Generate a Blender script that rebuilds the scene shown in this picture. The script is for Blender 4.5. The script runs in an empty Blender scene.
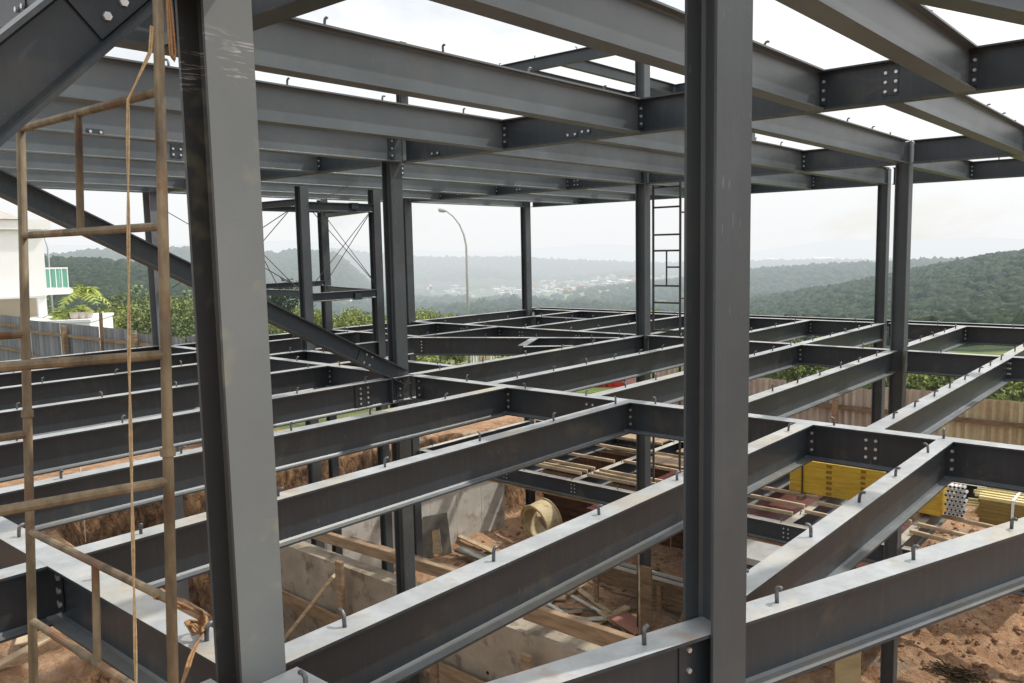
import bpy, math, random
from mathutils import Vector, Matrix, noise
random.seed(11)
R_=math.radians
scene=bpy.context.scene
COL=scene.collection
Z=Vector((0,0,1))
# ------------------------------------------------------------------ helpers
class MB:
    def __init__(s): s.v=[]; s.f=[]; s.m=[]
    def add(s,vs,fs,mi=0):
        n=len(s.v); s.v+= [tuple(v) for v in vs]; s.f+=[tuple(i+n for i in f) for f in fs]; s.m+=[mi]*len(fs)
    def box(s,a,b,mi=0):
        x0,y0,z0=[min(a[i],b[i]) for i in range(3)]; x1,y1,z1=[max(a[i],b[i]) for i in range(3)]
        s.add([(x0,y0,z0),(x1,y0,z0),(x1,y1,z0),(x0,y1,z0),(x0,y0,z1),(x1,y0,z1),(x1,y1,z1),(x0,y1,z1)],
              [(0,3,2,1),(4,5,6,7),(0,1,5,4),(1,2,6,5),(2,3,7,6),(3,0,4,7)],mi)
    def prism(s,p0,p1,prof,up,mi=0):
        p0=Vector(p0);p1=Vector(p1);d=(p1-p0).normalized();up=Vector(up);up=(up-d*up.dot(d)).normalized();sd=d.cross(up)
        n=len(prof); vs=[p0+sd*a+up*b for a,b in prof]+[p1+sd*a+up*b for a,b in prof]
        fs=[(i,(i+1)%n,(i+1)%n+n,i+n) for i in range(n)]
        s.add(vs,fs,mi); return n
    def bar(s,p0,p1,w,h,up=(0,0,1),mi=0):
        n=s.prism(p0,p1,[(-w/2,-h/2),(w/2,-h/2),(w/2,h/2),(-w/2,h/2)],up,mi)
        b=len(s.v)-8; s.f+=[(b+3,b+2,b+1,b),(b+4,b+5,b+6,b+7)]; s.m+=[mi,mi]
    def ibeam(s,p0,p1,d,w,tf=.013,tw=.009,up=(0,0,1),mi=0):
        # p0,p1: centre of the top face
        a=w/2;t=tw/2;k=.012
        prof=[(-a,0),(-a,-tf),(-t-k,-tf),(-t,-tf-k),(-t,-d+tf+k),(-t-k,-d+tf),(-a,-d+tf),(-a,-d),(a,-d),(a,-d+tf),(t+k,-d+tf),(t,-d+tf+k),(t,-tf-k),(t+k,-tf),(a,-tf),(a,0)]
        s.prism(p0,p1,prof,up,mi); b=len(s.v)-32
        for o,fl in ((0,0),(16,1)):
            for q in ((0,1,2,13,14,15),(2,3,12,13),(3,4,11,12),(4,5,10,11),(5,6,7,8,9,10)):
                q=[b+o+i for i in q]
                s.f.append(tuple(q if not fl else q[::-1])); s.m.append(mi)
    def tube(s,pts,r,n=8,mi=0,cap=True):
        pts=[Vector(p) for p in pts]; rings=[]; prev=None
        for i,p in enumerate(pts):
            t=((pts[min(i+1,len(pts)-1)]-pts[max(i-1,0)])).normalized()
            ref=prev if prev is not None else (Vector((1,0,0)) if abs(t.x)<.9 else Vector((0,1,0)))
            u=(ref-t*ref.dot(t)).normalized(); prev=u; v=t.cross(u)
            rr=r[i] if isinstance(r,(list,tuple)) else r
            rings.append([p+(u*math.cos(a)+v*math.sin(a))*rr for a in [2*math.pi*k/n for k in range(n)]])
        vs=[q for g in rings for q in g]; fs=[]
        for i in range(len(pts)-1):
            for k in range(n): fs.append((i*n+k,i*n+(k+1)%n,(i+1)*n+(k+1)%n,(i+1)*n+k))
        if cap: fs.append(tuple(range(n-1,-1,-1))); fs.append(tuple((len(pts)-1)*n+k for k in range(n)))
        s.add(vs,fs,mi)
    def build(s,name,mats,parent=None,smooth=False):
        me=bpy.data.meshes.new(name); me.from_pydata(s.v,[],s.f)
        for m in (mats if isinstance(mats,(list,tuple)) else [mats]): me.materials.append(m)
        me.polygons.foreach_set('material_index',s.m)
        if smooth: me.polygons.foreach_set('use_smooth',[True]*len(s.f))
        me.update()
        o=bpy.data.objects.new(name,me); COL.objects.link(o)
        if parent: o.parent=parent
        return o
def tag(o,label=None,cat=None,group=None,kind=None):
    if label: o['label']=label
    if cat: o['category']=cat
    if group: o['group']=group
    if kind: o['kind']=kind
    return o
def empty(name,label,cat,loc=(0,0,0),rz=0,group=None):
    o=bpy.data.objects.new(name,None); COL.objects.link(o); o.location=loc; o.rotation_euler=(0,0,rz)
    o.empty_display_size=.2
    return tag(o,label,cat,group)
def copy_obj(o,parent=None):
    c=o.copy(); COL.objects.link(c)
    if parent: c.parent=parent
    for ch in [k for k in bpy.data.objects if k.parent==o]: copy_obj(ch,c)
    return c
def lerp(a,b,t): return a+(b-a)*t
def sst(a,b,x):
    t=min(1,max(0,(x-a)/(b-a))); return t*t*(3-2*t)
def nz(x,y,z=0): return noise.noise(Vector((x,y,z)))
# ------------------------------------------------------------------ materials
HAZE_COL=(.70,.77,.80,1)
def newmat(name):
    m=bpy.data.materials.new(name); m.use_nodes=True; nt=m.node_tree; nt.nodes.clear()
    return m,nt
class NT:
    def __init__(s,nt): s.nt=nt
    def n(s,t,**k):
        x=s.nt.nodes.new(t)
        for a,b in k.items():
            if a.startswith('i_'):
                x.inputs[a[2:].replace('_',' ')].default_value=b
            else: setattr(x,a,b)
        return x
    def l(s,a,b): s.nt.links.new(a,b)
    def noise(s,vec,scale,detail=4,rough=.55,dist=0):
        x=s.n('ShaderNodeTexNoise'); x.inputs['Scale'].default_value=scale; x.inputs['Detail'].default_value=detail
        x.inputs['Roughness'].default_value=rough; x.inputs['Distortion'].default_value=dist
        if vec is not None: s.l(vec,x.inputs['Vector'])
        return x.outputs['Fac']
    def ramp(s,fac,pts):
        x=s.n('ShaderNodeValToRGB'); e=x.color_ramp.elements
        while len(e)<len(pts): e.new(.5)
        for i,(p,c) in enumerate(pts):
            e[i].position=p; e[i].color=c if len(c)==4 else (*c,1)
        s.l(fac,x.inputs['Fac']); return x.outputs['Color']
    def mr(s,v,a,b,c=0,d=1):
        x=s.n('ShaderNodeMapRange'); s.l(v,x.inputs['Value'])
        for k,q in zip(('From Min','From Max','To Min','To Max'),(a,b,c,d)): x.inputs[k].default_value=q
        return x.outputs['Result']
    def math(s,op,a,b=None):
        x=s.n('ShaderNodeMath',operation=op)
        for i,q in enumerate((a,b)):
            if q is None: continue
            if isinstance(q,(int,float)): x.inputs[i].default_value=q
            else: s.l(q,x.inputs[i])
        return x.outputs[0]
    def mix(s,f,a,b,blend='MIX'):
        x=s.n('ShaderNodeMix',data_type='RGBA',blend_type=blend); x.clamp_factor=False if blend=='ADD' else True
        for i,q in ((0,f),(6,a),(7,b)):
            if isinstance(q,(int,float)): x.inputs[i].default_value=q
            elif isinstance(q,tuple): x.inputs[i].default_value=q if len(q)==4 else (*q,1)
            else: s.l(q,x.inputs[i])
        return x.outputs[2]
    def scalev(s,vec,sc):
        x=s.n('ShaderNodeMapping'); x.inputs['Scale'].default_value=sc; s.l(vec,x.inputs['Vector']); return x.outputs[0]
    def bump(s,h,st,dist=.02):
        x=s.n('ShaderNodeBump'); x.inputs['Strength'].default_value=st; x.inputs['Distance'].default_value=dist; s.l(h,x.inputs['Height']); return x.outputs[0]
    def out(s,col,rough=.6,bump=None,spec=.5,metal=0,haze=0,alpha=None,trans=0,sub=0):
        b=s.n('ShaderNodeBsdfPrincipled')
        for k,q in (('Base Color',col),('Roughness',rough),('Metallic',metal),('Specular IOR Level',spec)):
            if isinstance(q,(int,float)): b.inputs[k].default_value=q
            elif isinstance(q,tuple): b.inputs[k].default_value=q if len(q)==4 else (*q,1)
            else: s.l(q,b.inputs[k])
        if bump: s.l(bump,b.inputs['Normal'])
        o=s.n('ShaderNodeOutputMaterial'); sh=b.outputs[0]
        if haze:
            # aerial haze painted into the material as emission, growing with how far the surface stands from the building site (world space)
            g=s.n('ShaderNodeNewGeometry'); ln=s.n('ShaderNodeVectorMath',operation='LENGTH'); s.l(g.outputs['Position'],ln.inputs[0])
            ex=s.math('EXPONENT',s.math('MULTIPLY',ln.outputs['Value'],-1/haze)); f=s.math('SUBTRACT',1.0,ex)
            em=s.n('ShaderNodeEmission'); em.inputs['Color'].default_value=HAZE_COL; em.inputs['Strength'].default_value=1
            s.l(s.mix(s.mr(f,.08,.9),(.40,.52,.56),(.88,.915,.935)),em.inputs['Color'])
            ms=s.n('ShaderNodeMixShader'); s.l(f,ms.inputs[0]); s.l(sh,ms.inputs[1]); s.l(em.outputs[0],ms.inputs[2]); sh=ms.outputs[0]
        s.l(sh,o.inputs[0]); return b
def pos(t): return t.n('ShaderNodeNewGeometry').outputs['Position']
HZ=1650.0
def mat_steel(name,base=(.025,.034,.043),dust=(.42,.44,.455),dustamt=1.0,stain=.16,rough=.40,scratch_lit=False):
    m,nt=newmat(name); t=NT(nt); g=t.n('ShaderNodeNewGeometry'); p=g.outputs['Position']
    sx=t.n('ShaderNodeSeparateXYZ'); t.l(g.outputs['Normal'],sx.inputs[0])
    n1=t.noise(p,1.3,5,.6); n2=t.noise(p,9,5,.65); n3=t.noise(t.scalev(p,(14,14,1.2)),1.5,4,.6)
    oi=t.n('ShaderNodeObjectInfo'); rnd_=oi.outputs['Random']
    c=t.mix(t.mr(n1,.3,.7),tuple(q*.68 for q in base),tuple(q*1.36 for q in base))
    c=t.mix(t.mr(rnd_,0,1,0,.35),c,tuple(q*1.5 for q in base))
    c=t.mix(t.math('MULTIPLY',t.mr(n3,.5,.75),.14),c,(.12,.12,.12))
    st=t.math('MULTIPLY',t.mr(t.noise(p,2.3,4,.7,.6),.56,.72),stain)
    c=t.mix(st,c,(.23,.20,.12))
    # fine scuffs
    sc=t.math('MULTIPLY',t.mr(t.noise(t.scalev(p,(60,60,9)),1.0,2,.5),.70,.74),.15)
    sc=t.math('MULTIPLY',sc,t.mr(t.noise(p,1.9,2,.5),.55,.62))
    c=t.mix(sc,c,(.42,.42,.42))
    if scratch_lit:
        spy=t.n('ShaderNodeSeparateXYZ'); t.l(p,spy.inputs[0]); fy=t.math('MULTIPLY',t.mr(sx.outputs['Y'],-.6,-.9),t.mr(spy.outputs['Y'],2.519,2.514)); face=t.mix(t.mr(n1,.3,.7),(.135,.150,.154),(.170,.187,.190)); c=t.mix(fy,c,face)  # lit front face painted paler; sides and recess left dark as shade
        sp=t.n('ShaderNodeSeparateXYZ'); t.l(p,sp.inputs[0])
        band=t.math('MULTIPLY',t.mr(sp.outputs['Z'],2.03,2.09),t.mr(sp.outputs['Z'],2.24,2.18))
        s1=t.mr(t.noise(t.scalev(p,(9,9,95)),1.0,3,.6,.4),.56,.62)
        s2=t.mr(t.noise(p,6,3,.6),.42,.55)
        c=t.mix(t.math('MULTIPLY',t.math('MULTIPLY',band,s1),t.math('MULTIPLY',s2,.5)),c,(.62,.62,.62))
        ye=t.math('MULTIPLY',t.mr(t.noise(p,4.2,3,.6),.60,.68),.28); c=t.mix(ye,c,(.30,.285,.17))
    up=t.mr(sx.outputs['Z'],.55,.9); dn=t.mr(n1,.25,.75,.70,1.0); dn2=t.mr(n2,.3,.62,.82,1.0)
    df=t.math('MULTIPLY',t.math('MULTIPLY',up,dn),t.math('MULTIPLY',dn2,dustamt))
    pz=t.n('ShaderNodeSeparateXYZ'); t.l(p,pz.inputs[0]); lv=None
    for q in (0,2.875,-2.86,5.0):
        e=t.math('LESS_THAN',t.math('ABSOLUTE',t.math('SUBTRACT',pz.outputs['Z'],q)),.03); lv=e if lv is None else t.math('MAXIMUM',lv,e)
    df=t.math('MULTIPLY',df,t.mr(lv,0,1,.42,1))
    dcol=t.mix(t.mr(t.noise(p,3.1,5,.7),.35,.65),tuple(q*.78 for q in dust),tuple(min(1,q*1.1) for q in dust))  # dust kept bluish and bright, also standing in for sky reflection
    dcol=t.mix(t.math('MULTIPLY',t.mr(t.noise(p,1.1,5,.65),.50,.62),t.mr(rnd_,0,1,.30,.85)),dcol,(.46,.41,.32))
    dcol=t.mix(t.math('MULTIPLY',t.mr(t.noise(p,4.3,4,.6,.5),.60,.70),.45),dcol,(.34,.23,.14))
    dcol=t.mix(t.math('MULTIPLY',t.mr(t.noise(t.scalev(p,(1,1,1)),17,4,.7),.64,.70),.30),dcol,(.16,.15,.14))
    c=t.mix(df,c,dcol)
    # small rust freckles and mud flecks
    c=t.mix(t.math('MULTIPLY',t.mr(t.noise(p,38,3,.6),.70,.74),t.math('MULTIPLY',t.mr(t.noise(p,.9,3,.6),.45,.6),.6)),c,(.22,.12,.06))
    # undersides: tinted slightly brown
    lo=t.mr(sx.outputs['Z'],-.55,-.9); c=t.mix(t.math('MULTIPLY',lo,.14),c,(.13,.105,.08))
    r=t.mix(df,(rough,)*3,(.5,)*3)
    b=t.out(c,r,t.bump(t.noise(p,120,3,.5),.12,.004),spec=.5); return m
M={}
M['steel']=mat_steel('steel_paint')
M['steel_col']=mat_steel('steel_column_paint',base=(.052,.061,.068),stain=.10,rough=.44)
M['steel_near']=mat_steel('steel_column_lit_face',base=(.05,.053,.055),stain=.0,rough=.5,scratch_lit=True)
M['steel_top_lit']=mat_steel('steel_paint_top_lit',base=(.084,.099,.109),dust=(.42,.42,.41),dustamt=.7)  # lighter steel copy standing in for stronger light on the top deck
M['steel_pale']=mat_steel('steel_column_pale',base=(.15,.165,.175),stain=.1,rough=.5)
M['steel_far']=mat_steel('steel_paint_far',dustamt=1.0)
M['steel_low']=mat_steel('steel_paint_low',dust=(.50,.46,.40))
def simple(name,c0,c1,scale=4,rough=.7,bump=.2,bd=.01,stretch=(1,1,1),spec=.3,metal=0,haze=0,detail=5,spots=None):
    m,nt=newmat(name); t=NT(nt); p=t.scalev(pos(t),stretch)
    f=t.noise(p,scale,detail,.6); c=t.mix(t.mr(f,.32,.68),c0,c1)
    if spots: c=t.mix(t.math('MULTIPLY',t.mr(t.noise(pos(t),spots[1],4,.6),.55,.66),spots[2]),c,spots[0])
    t.out(c,rough,t.bump(t.noise(p,scale*5,4,.6),bump,bd),spec=spec,metal=metal,haze=haze); return m
M['bolt']=simple('galvanised_bolt',(.55,.56,.57),(.75,.75,.75),30,.35,.05,metal=.6,spec=.5)
M['hook']=simple('hook_steel',(.07,.07,.075),(.20,.20,.21),20,.4,.1,metal=.5,spec=.5)
M['pipe']=simple('rusty_pipe',(.085,.062,.04),(.27,.21,.13),13,.6,.5,.004,(1,1,.35),spots=((.17,.075,.035),5,.75))
M['pipe_dark']=simple('dark_scaffold_pipe',(.05,.05,.05),(.10,.09,.08),6,.6,.2,.004)
M['rope']=simple('rope_fibre',(.48,.33,.17),(.66,.50,.30),60,.9,.8,.01)
M['rope_orange']=simple('rope_orange',(.32,.17,.08),(.46,.27,.13),60,.9,.8,.01)
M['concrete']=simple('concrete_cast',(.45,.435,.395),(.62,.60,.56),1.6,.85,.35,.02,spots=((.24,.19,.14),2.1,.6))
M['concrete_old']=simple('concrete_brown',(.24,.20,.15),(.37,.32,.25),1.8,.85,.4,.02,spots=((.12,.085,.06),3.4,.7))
M['wood']=simple('raw_timber',(.19,.12,.07),(.34,.245,.155),3,.75,.35,.006,(1,1,6))
M['wood_pale']=simple('pale_timber',(.36,.26,.16),(.54,.43,.29),3,.75,.3,.006,(1,1,6),spots=((.25,.17,.1),5,.5))
M['board_olive']=simple('olive_board',(.26,.21,.11),(.36,.30,.17),2,.75,.3,.01,(1,1,3))
M['wood_dark']=simple('weathered_timber',(.12,.08,.05),(.24,.17,.11),3,.8,.35,.006,(1,1,5))
M['ply_grey2']=simple('grey_slab',(.25,.25,.24),(.36,.36,.35),2,.8,.2,.01)
M['pinkish']=simple('reddish_plywood',(.26,.12,.09),(.38,.19,.14),2,.7,.2,.01)
M['shade_board']=simple('dark_shade_boards',(.045,.025,.016),(.12,.065,.04),2,.8,.3,.01,(1,1,5))
M['ply_grey']=simple('grey_plywood',(.10,.095,.085),(.20,.19,.165),3,.8,.2,.01)
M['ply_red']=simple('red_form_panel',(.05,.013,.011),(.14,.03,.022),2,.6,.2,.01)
M['ring']=simple('pale_ring_formwork',(.46,.36,.20),(.62,.52,.33),4,.7,.3,.01,spots=((.22,.13,.07),5,.6))
M['wall_white']=simple('white_render',(.88,.89,.90),(.93,.93,.93),.6,.85,.1,.01)
M['wall_cream']=simple('cream_render',(.55,.48,.36),(.62,.55,.42),.8,.85,.1,.01)
M['tile_roof']=simple('roof_tiles',(.36,.34,.31),(.48,.45,.41),8,.8,.4,.02,(1,1,6))
M['trim']=simple('white_trim',(.84,.84,.84),(.9,.9,.9),3,.6,.05,.01)
M['terracotta']=simple('terracotta_pot',(.55,.48,.42),(.68,.62,.56),6,.8,.1,.01)
M['red']=simple('red_box_paint',(.42,.03,.025),(.55,.05,.04),2,.5,.1,.01)
M['red_dark']=simple('dark_red_paint',(.16,.02,.02),(.24,.03,.03),2,.5,.1,.01)
M['pinkred']=simple('faded_pink_paint',(.45,.20,.22),(.55,.28,.30),2,.6,.1,.01)
M['strap']=simple('white_strap',(.75,.75,.75),(.85,.85,.85),8,.5,.05,.01)
M['black']=simple('dark_print',(.05,.035,.02),(.09,.06,.03),20,.8,.05,.01)
M['mark']=simple('faded_dark_print',(.16,.09,.02),(.30,.17,.03),60,.8,.05,.01)
M['tubewhite']=simple('white_tube_ends',(.55,.55,.54),(.72,.72,.71),20,.5,.05,.01)
M['blackhole']=simple('tube_bore',(.01,.01,.01),(.02,.02,.02),20,.9,.05,.01)
M['soilclod']=simple('soil_clod',(.20,.105,.055),(.40,.25,.15),3,.95,1.0,.06)
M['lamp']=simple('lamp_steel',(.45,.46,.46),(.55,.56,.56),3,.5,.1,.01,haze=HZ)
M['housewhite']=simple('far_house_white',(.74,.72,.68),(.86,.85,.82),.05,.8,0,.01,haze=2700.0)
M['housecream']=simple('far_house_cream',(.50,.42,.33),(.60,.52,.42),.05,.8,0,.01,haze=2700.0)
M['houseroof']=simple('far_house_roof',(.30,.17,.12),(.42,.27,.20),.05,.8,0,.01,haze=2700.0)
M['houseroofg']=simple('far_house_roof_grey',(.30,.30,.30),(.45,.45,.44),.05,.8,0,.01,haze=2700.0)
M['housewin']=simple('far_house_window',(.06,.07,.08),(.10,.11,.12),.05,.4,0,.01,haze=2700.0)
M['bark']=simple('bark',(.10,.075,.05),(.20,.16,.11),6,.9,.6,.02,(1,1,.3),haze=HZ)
def mat_yellow():
    m,nt=newmat('yellow_shuttering'); t=NT(nt); p=pos(t)
    c=t.mix(t.mr(t.noise(t.scalev(p,(1,1,7)),3,5,.6),.3,.7),(.50,.31,.025),(.62,.41,.045))
    c=t.mix(t.math('MULTIPLY',t.mr(t.noise(p,2.2,4,.6),.52,.66),.5),c,(.35,.20,.05))
    t.out(c,.55,t.bump(t.noise(p,30,3,.5),.1,.005)); return m
M['yellow']=mat_yellow()
M['yellow_old']=simple('yellow_brown_lumber',(.20,.135,.04),(.31,.215,.075),3,.7,.3,.01,(1,.5,8))
M['yellow_edge']=simple('pale_yellow_lumber_edge',(.62,.52,.22),(.74,.64,.36),3,.7,.2,.01)
def mat_corr(name,c0,c1,axis_sc,rust,haze=0):
    m,nt=newmat(name); t=NT(nt); p=pos(t)
    f=t.noise(t.scalev(p,axis_sc),2.2,2,.5)
    c=t.mix(t.mr(f,.35,.65),c0,c1)
    c=t.mix(t.math('MULTIPLY',t.mr(t.noise(p,1.3,5,.65),.5,.68),.5),c,rust)
    t.out(c,.55,t.bump(t.noise(p,12,3,.5),.1,.01),spec=.4,haze=haze); return m
M['corr_grey']=mat_corr('grey_corrugated_sheet',(.15,.165,.19),(.27,.29,.32),(2.5,2.5,.1),(.14,.13,.12))
M['corr_tan']=mat_corr('tan_corrugated_sheet',(.34,.285,.245),(.50,.44,.385),(2.5,2.5,.1),(.27,.20,.15))
M['corr_yellow']=mat_corr('yellow_stained_sheet',(.42,.36,.24),(.60,.54,.36),(3.5,3.5,.1),(.30,.19,.10))
def mat_ground():
    m,nt=newmat('site_soil_and_grass'); t=NT(nt); g=t.n('ShaderNodeNewGeometry'); p=g.outputs['Position']
    sx=t.n('ShaderNodeSeparateXYZ'); t.l(g.outputs['Normal'],sx.inputs[0])
    a=t.noise(p,.7,7,.62); b=t.noise(p,4.5,7,.7,.4); c3=t.noise(p,18,4,.6)
    c=t.mix(t.mr(a,.3,.7),(.20,.095,.045),(.50,.29,.165))
    c=t.mix(t.mr(b,.42,.62),c,t.mix(.5,c,(.64,.46,.31)))
    c=t.mix(t.math('MULTIPLY',t.mr(c3,.6,.75),.6),c,(.10,.055,.035))
    c=t.mix(t.math('MULTIPLY',t.mr(t.noise(p,1.1,4,.6),.57,.68),.55),c,(.33,.32,.27))
    # steep cut: redder, darker, with tooth marks; shade in the cavities painted dark
    stp=t.mr(sx.outputs['Z'],.8,.45); st=t.noise(t.scalev(p,(5,5,2.2)),1.5,6,.7,.8)
    cb=t.mix(t.mr(st,.38,.66),(.06,.028,.014),(.34,.20,.105))
    c=t.mix(stp,c,cb)
    # grass outside the excavation by vertex colour
    at=t.n('ShaderNodeAttribute',attribute_name='grass'); gf=at.outputs['Fac']
    gr=t.mix(t.mr(t.noise(p,.5,6,.65),.35,.65),(.07,.11,.03),(.17,.21,.06))
    gr=t.mix(t.math('MULTIPLY',t.mr(t.noise(p,.23,4,.6),.52,.62),.7),gr,(.30,.25,.14))
    gm=t.mr(t.math('ADD',gf,t.math('MULTIPLY',t.math('SUBTRACT',t.noise(p,1.5,4,.6),.5),.5)),.4,.6)
    c=t.mix(gm,c,gr)
    h=t.math('ADD',t.noise(p,6,8,.7),t.math('MULTIPLY',st,1.2))
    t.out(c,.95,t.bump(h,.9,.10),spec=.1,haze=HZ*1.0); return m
M['ground']=mat_ground()
def mat_hills():
    m,nt=newmat('hazy_wooded_hills'); t=NT(nt); p=pos(t)
    a=t.noise(p,.012,6,.65); b=t.noise(p,.06,7,.72); f=t.noise(p,.0028,4,.55)
    c=t.mix(t.mr(b,.36,.64),(.018,.032,.014),(.085,.115,.045))
    c=t.mix(t.math('MULTIPLY',t.mr(f,.56,.64),.55),c,(.17,.21,.08))
    c=t.mix(t.math('MULTIPLY',t.mr(a,.60,.68),.35),c,(.24,.22,.13))
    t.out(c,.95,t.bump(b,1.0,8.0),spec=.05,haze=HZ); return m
M['hills']=mat_hills()
def mat_field():
    m,nt=newmat('light_green_field'); t=NT(nt); p=pos(t)
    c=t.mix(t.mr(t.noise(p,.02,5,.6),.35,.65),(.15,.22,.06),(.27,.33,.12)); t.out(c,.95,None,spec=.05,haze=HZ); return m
M['field']=mat_field()
def mat_leaf(name,c0,c1,c2,haze=HZ,sc=1.2,bump=False):
    m,nt=newmat(name); t=NT(nt); p=pos(t)
    c=t.mix(t.mr(t.noise(p,sc,5,.7),.3,.7),c0,c1)
    c=t.mix(t.mr(t.noise(p,sc*6,3,.6),.5,.75),c,c2)
    if bump:
        g=t.n('ShaderNodeNewGeometry'); sz=t.n('ShaderNodeSeparateXYZ'); t.l(g.outputs['Normal'],sz.inputs[0])
        c=t.mix(t.mr(t.noise(p,.9,5,.7),.35,.65),t.mix(.6,c,(.004,.008,.004)),c)  # near-black patches painted in as shade between the crowns
    b=t.out(c,.7,t.bump(t.noise(p,1.1,5,.75),1.0,.9) if bump else None,spec=.1 if bump else .25,haze=haze)
    return m
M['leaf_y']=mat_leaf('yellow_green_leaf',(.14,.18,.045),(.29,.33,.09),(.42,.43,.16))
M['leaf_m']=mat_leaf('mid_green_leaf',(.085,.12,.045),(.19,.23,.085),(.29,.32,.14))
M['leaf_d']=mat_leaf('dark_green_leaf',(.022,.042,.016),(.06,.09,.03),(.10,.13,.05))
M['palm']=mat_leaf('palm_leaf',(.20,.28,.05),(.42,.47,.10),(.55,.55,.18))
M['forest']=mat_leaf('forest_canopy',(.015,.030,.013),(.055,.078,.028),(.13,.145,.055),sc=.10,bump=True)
def mat_glass():
    m,nt=newmat('green_balcony_glass'); t=NT(nt)
    b=t.out((.20,.50,.40),.15,None,spec=.6); b.inputs['Alpha'].default_value=1; return m
M['glass']=mat_glass()
# ------------------------------------------------------------------ camera
F,PI_,RO,YA=832.94,0.10912087,0.01972132,0.70956532
def cam_axes():
    cy,sy=math.cos(YA),math.sin(YA)
    fw=Vector((math.cos(PI_)*cy,math.cos(PI_)*sy,-math.sin(PI_))); rt=Vector((sy,-cy,0)); dn=fw.cross(rt)
    c,s=math.cos(RO),math.sin(RO); return rt*c+dn*s, rt*(-s)+dn*c, fw
rt,dn,fw=cam_axes()
cam=bpy.data.cameras.new('camera'); co=bpy.data.objects.new('camera',cam); COL.objects.link(co)
co.matrix_world=Matrix(((rt.x,-dn.x,-fw.x,0),(rt.y,-dn.y,-fw.y,0),(rt.z,-dn.z,-fw.z,1.5),(0,0,0,1)))
cam.sensor_width=36; cam.lens=F/1024*36; cam.clip_start=.05; cam.clip_end=40000
scene.camera=co
# ------------------------------------------------------------------ light
SD=Vector((.80,-.38,1.14)).normalized()
sun=bpy.data.lights.new('sun','SUN'); sun.energy=3.4; sun.angle=R_(1.0); sun.color=(1,.95,.86)
so=bpy.data.objects.new('sun',sun); COL.objects.link(so); so.rotation_euler=SD.to_track_quat('Z','Y').to_euler()
w=bpy.data.worlds.new('World'); scene.world=w; w.use_nodes=True; nt=w.node_tree; nt.nodes.clear(); t=NT(nt)
sky=t.n('ShaderNodeTexSky',sky_type='NISHITA'); sky.sun_disc=False
sky.sun_elevation=math.asin(SD.z); sky.sun_rotation=math.atan2(SD.x,SD.y); sky.dust_density=1.0; sky.air_density=1.2
tc=t.n('ShaderNodeTexCoord'); sx=t.n('ShaderNodeSeparateXYZ'); t.l(tc.outputs['Generated'],sx.inputs[0])
skyc=t.mix(1.0,sky.outputs[0],(.11,.11,.11,1),'MULTIPLY')
cl=t.noise(t.scalev(tc.outputs['Generated'],(1,1,2.2)),2.6,6,.6,.3)
veil=t.mr(cl,.34,.47,.74,1.0)
whi=t.mix(t.mr(sx.outputs['Z'],0,.22),(.95,.962,.97),(1.12,1.13,1.135))
cm=t.mix(veil,skyc,whi)
dp=t.n('ShaderNodeVectorMath',operation='DOT_PRODUCT'); t.l(tc.outputs['Generated'],dp.inputs[0]); dp.inputs[1].default_value=tuple(SD)
au=t.math('MULTIPLY',t.math('POWER',t.math('MAXIMUM',dp.outputs['Value'],0.0),7.0),2.2)
cm=t.mix(1.0,cm,t.mix(au,(0,0,0),(1.0,.97,.90)),'ADD')
bg=t.n('ShaderNodeBackground'); t.l(cm,bg.inputs[0]); bg.inputs[1].default_value=.97
o_=t.n('ShaderNodeOutputWorld'); t.l(bg.outputs[0],o_.inputs[0])
scene.view_settings.view_transform='Standard'; scene.view_settings.look='None'; scene.view_settings.exposure=0
scene.render.engine='CYCLES'; scene.render.resolution_x=1024; scene.render.resolution_y=683
scene.cycles.max_bounces=6; scene.cycles.diffuse_bounces=3
# ------------------------------------------------------------------ steel frame
ZT=2.875; ZL=-2.86
frame=empty('steel_building_frame','dark grey bolted steel frame of columns, girders and joists on three levels around the pit','building frame')
HOOK=[]
def hook_mesh(flip,h,a,lean):
    mb=MB(); r=.0092
    pts=[(0,0,0),(lean*.3,0,h*.5),(lean*.6,0,h-.014),(lean+flip*.006,0,h-.003),(lean+flip*.018,0,h),(lean+flip*a,0,h-.002)]
    mb.tube(pts,r,7)
    return mb.build('anchor_hook',M['hook'],smooth=True)
for k in range(8):
    o=hook_mesh(1,random.uniform(.055,.078),random.uniform(.018,.032),random.uniform(-.008,.01)); HOOK.append(o.data); bpy.data.objects.remove(o)
def hook(x,y,z,par,ang):
    o=bpy.data.objects.new('anchor_hook',random.choice(HOOK)); COL.objects.link(o); o.parent=par
    o.location=(x,y,z-.002); o.rotation_euler=(0,0,ang); return o
def hooks_line(par,p0,p1,z,step=.9,off=.35,side=0,maxd=19):
    p0=Vector(p0);p1=Vector(p1);L=(p1-p0).length;d=(p1-p0)/L; s=off
    base=math.atan2(d.y,d.x)
    while s<L-.12:
        q=p0+d*s; 
        if q.length<maxd:
            ang=base+random.choice([-1.57,-1.57,-1.57,0,1.57,-1.2])+random.uniform(-.3,.3)
            hook(q.x,q.y,z,par,ang)
        s+=step*random.uniform(.9,1.1)
def boltgrid(mb,c,u,v,n,nu,nv,su,sv,r=.013,t=.012,mi=1):
    c=Vector(c);u=Vector(u);v=Vector(v);n=Vector(n)
    for i in range(nu):
        for j in range(nv):
            p=c+u*((i-(nu-1)/2)*su)+v*((j-(nv-1)/2)*sv)
            mb.tube([p,p+n*t],r,6,mi)
BM=[M['steel'],M['bolt']]
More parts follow.
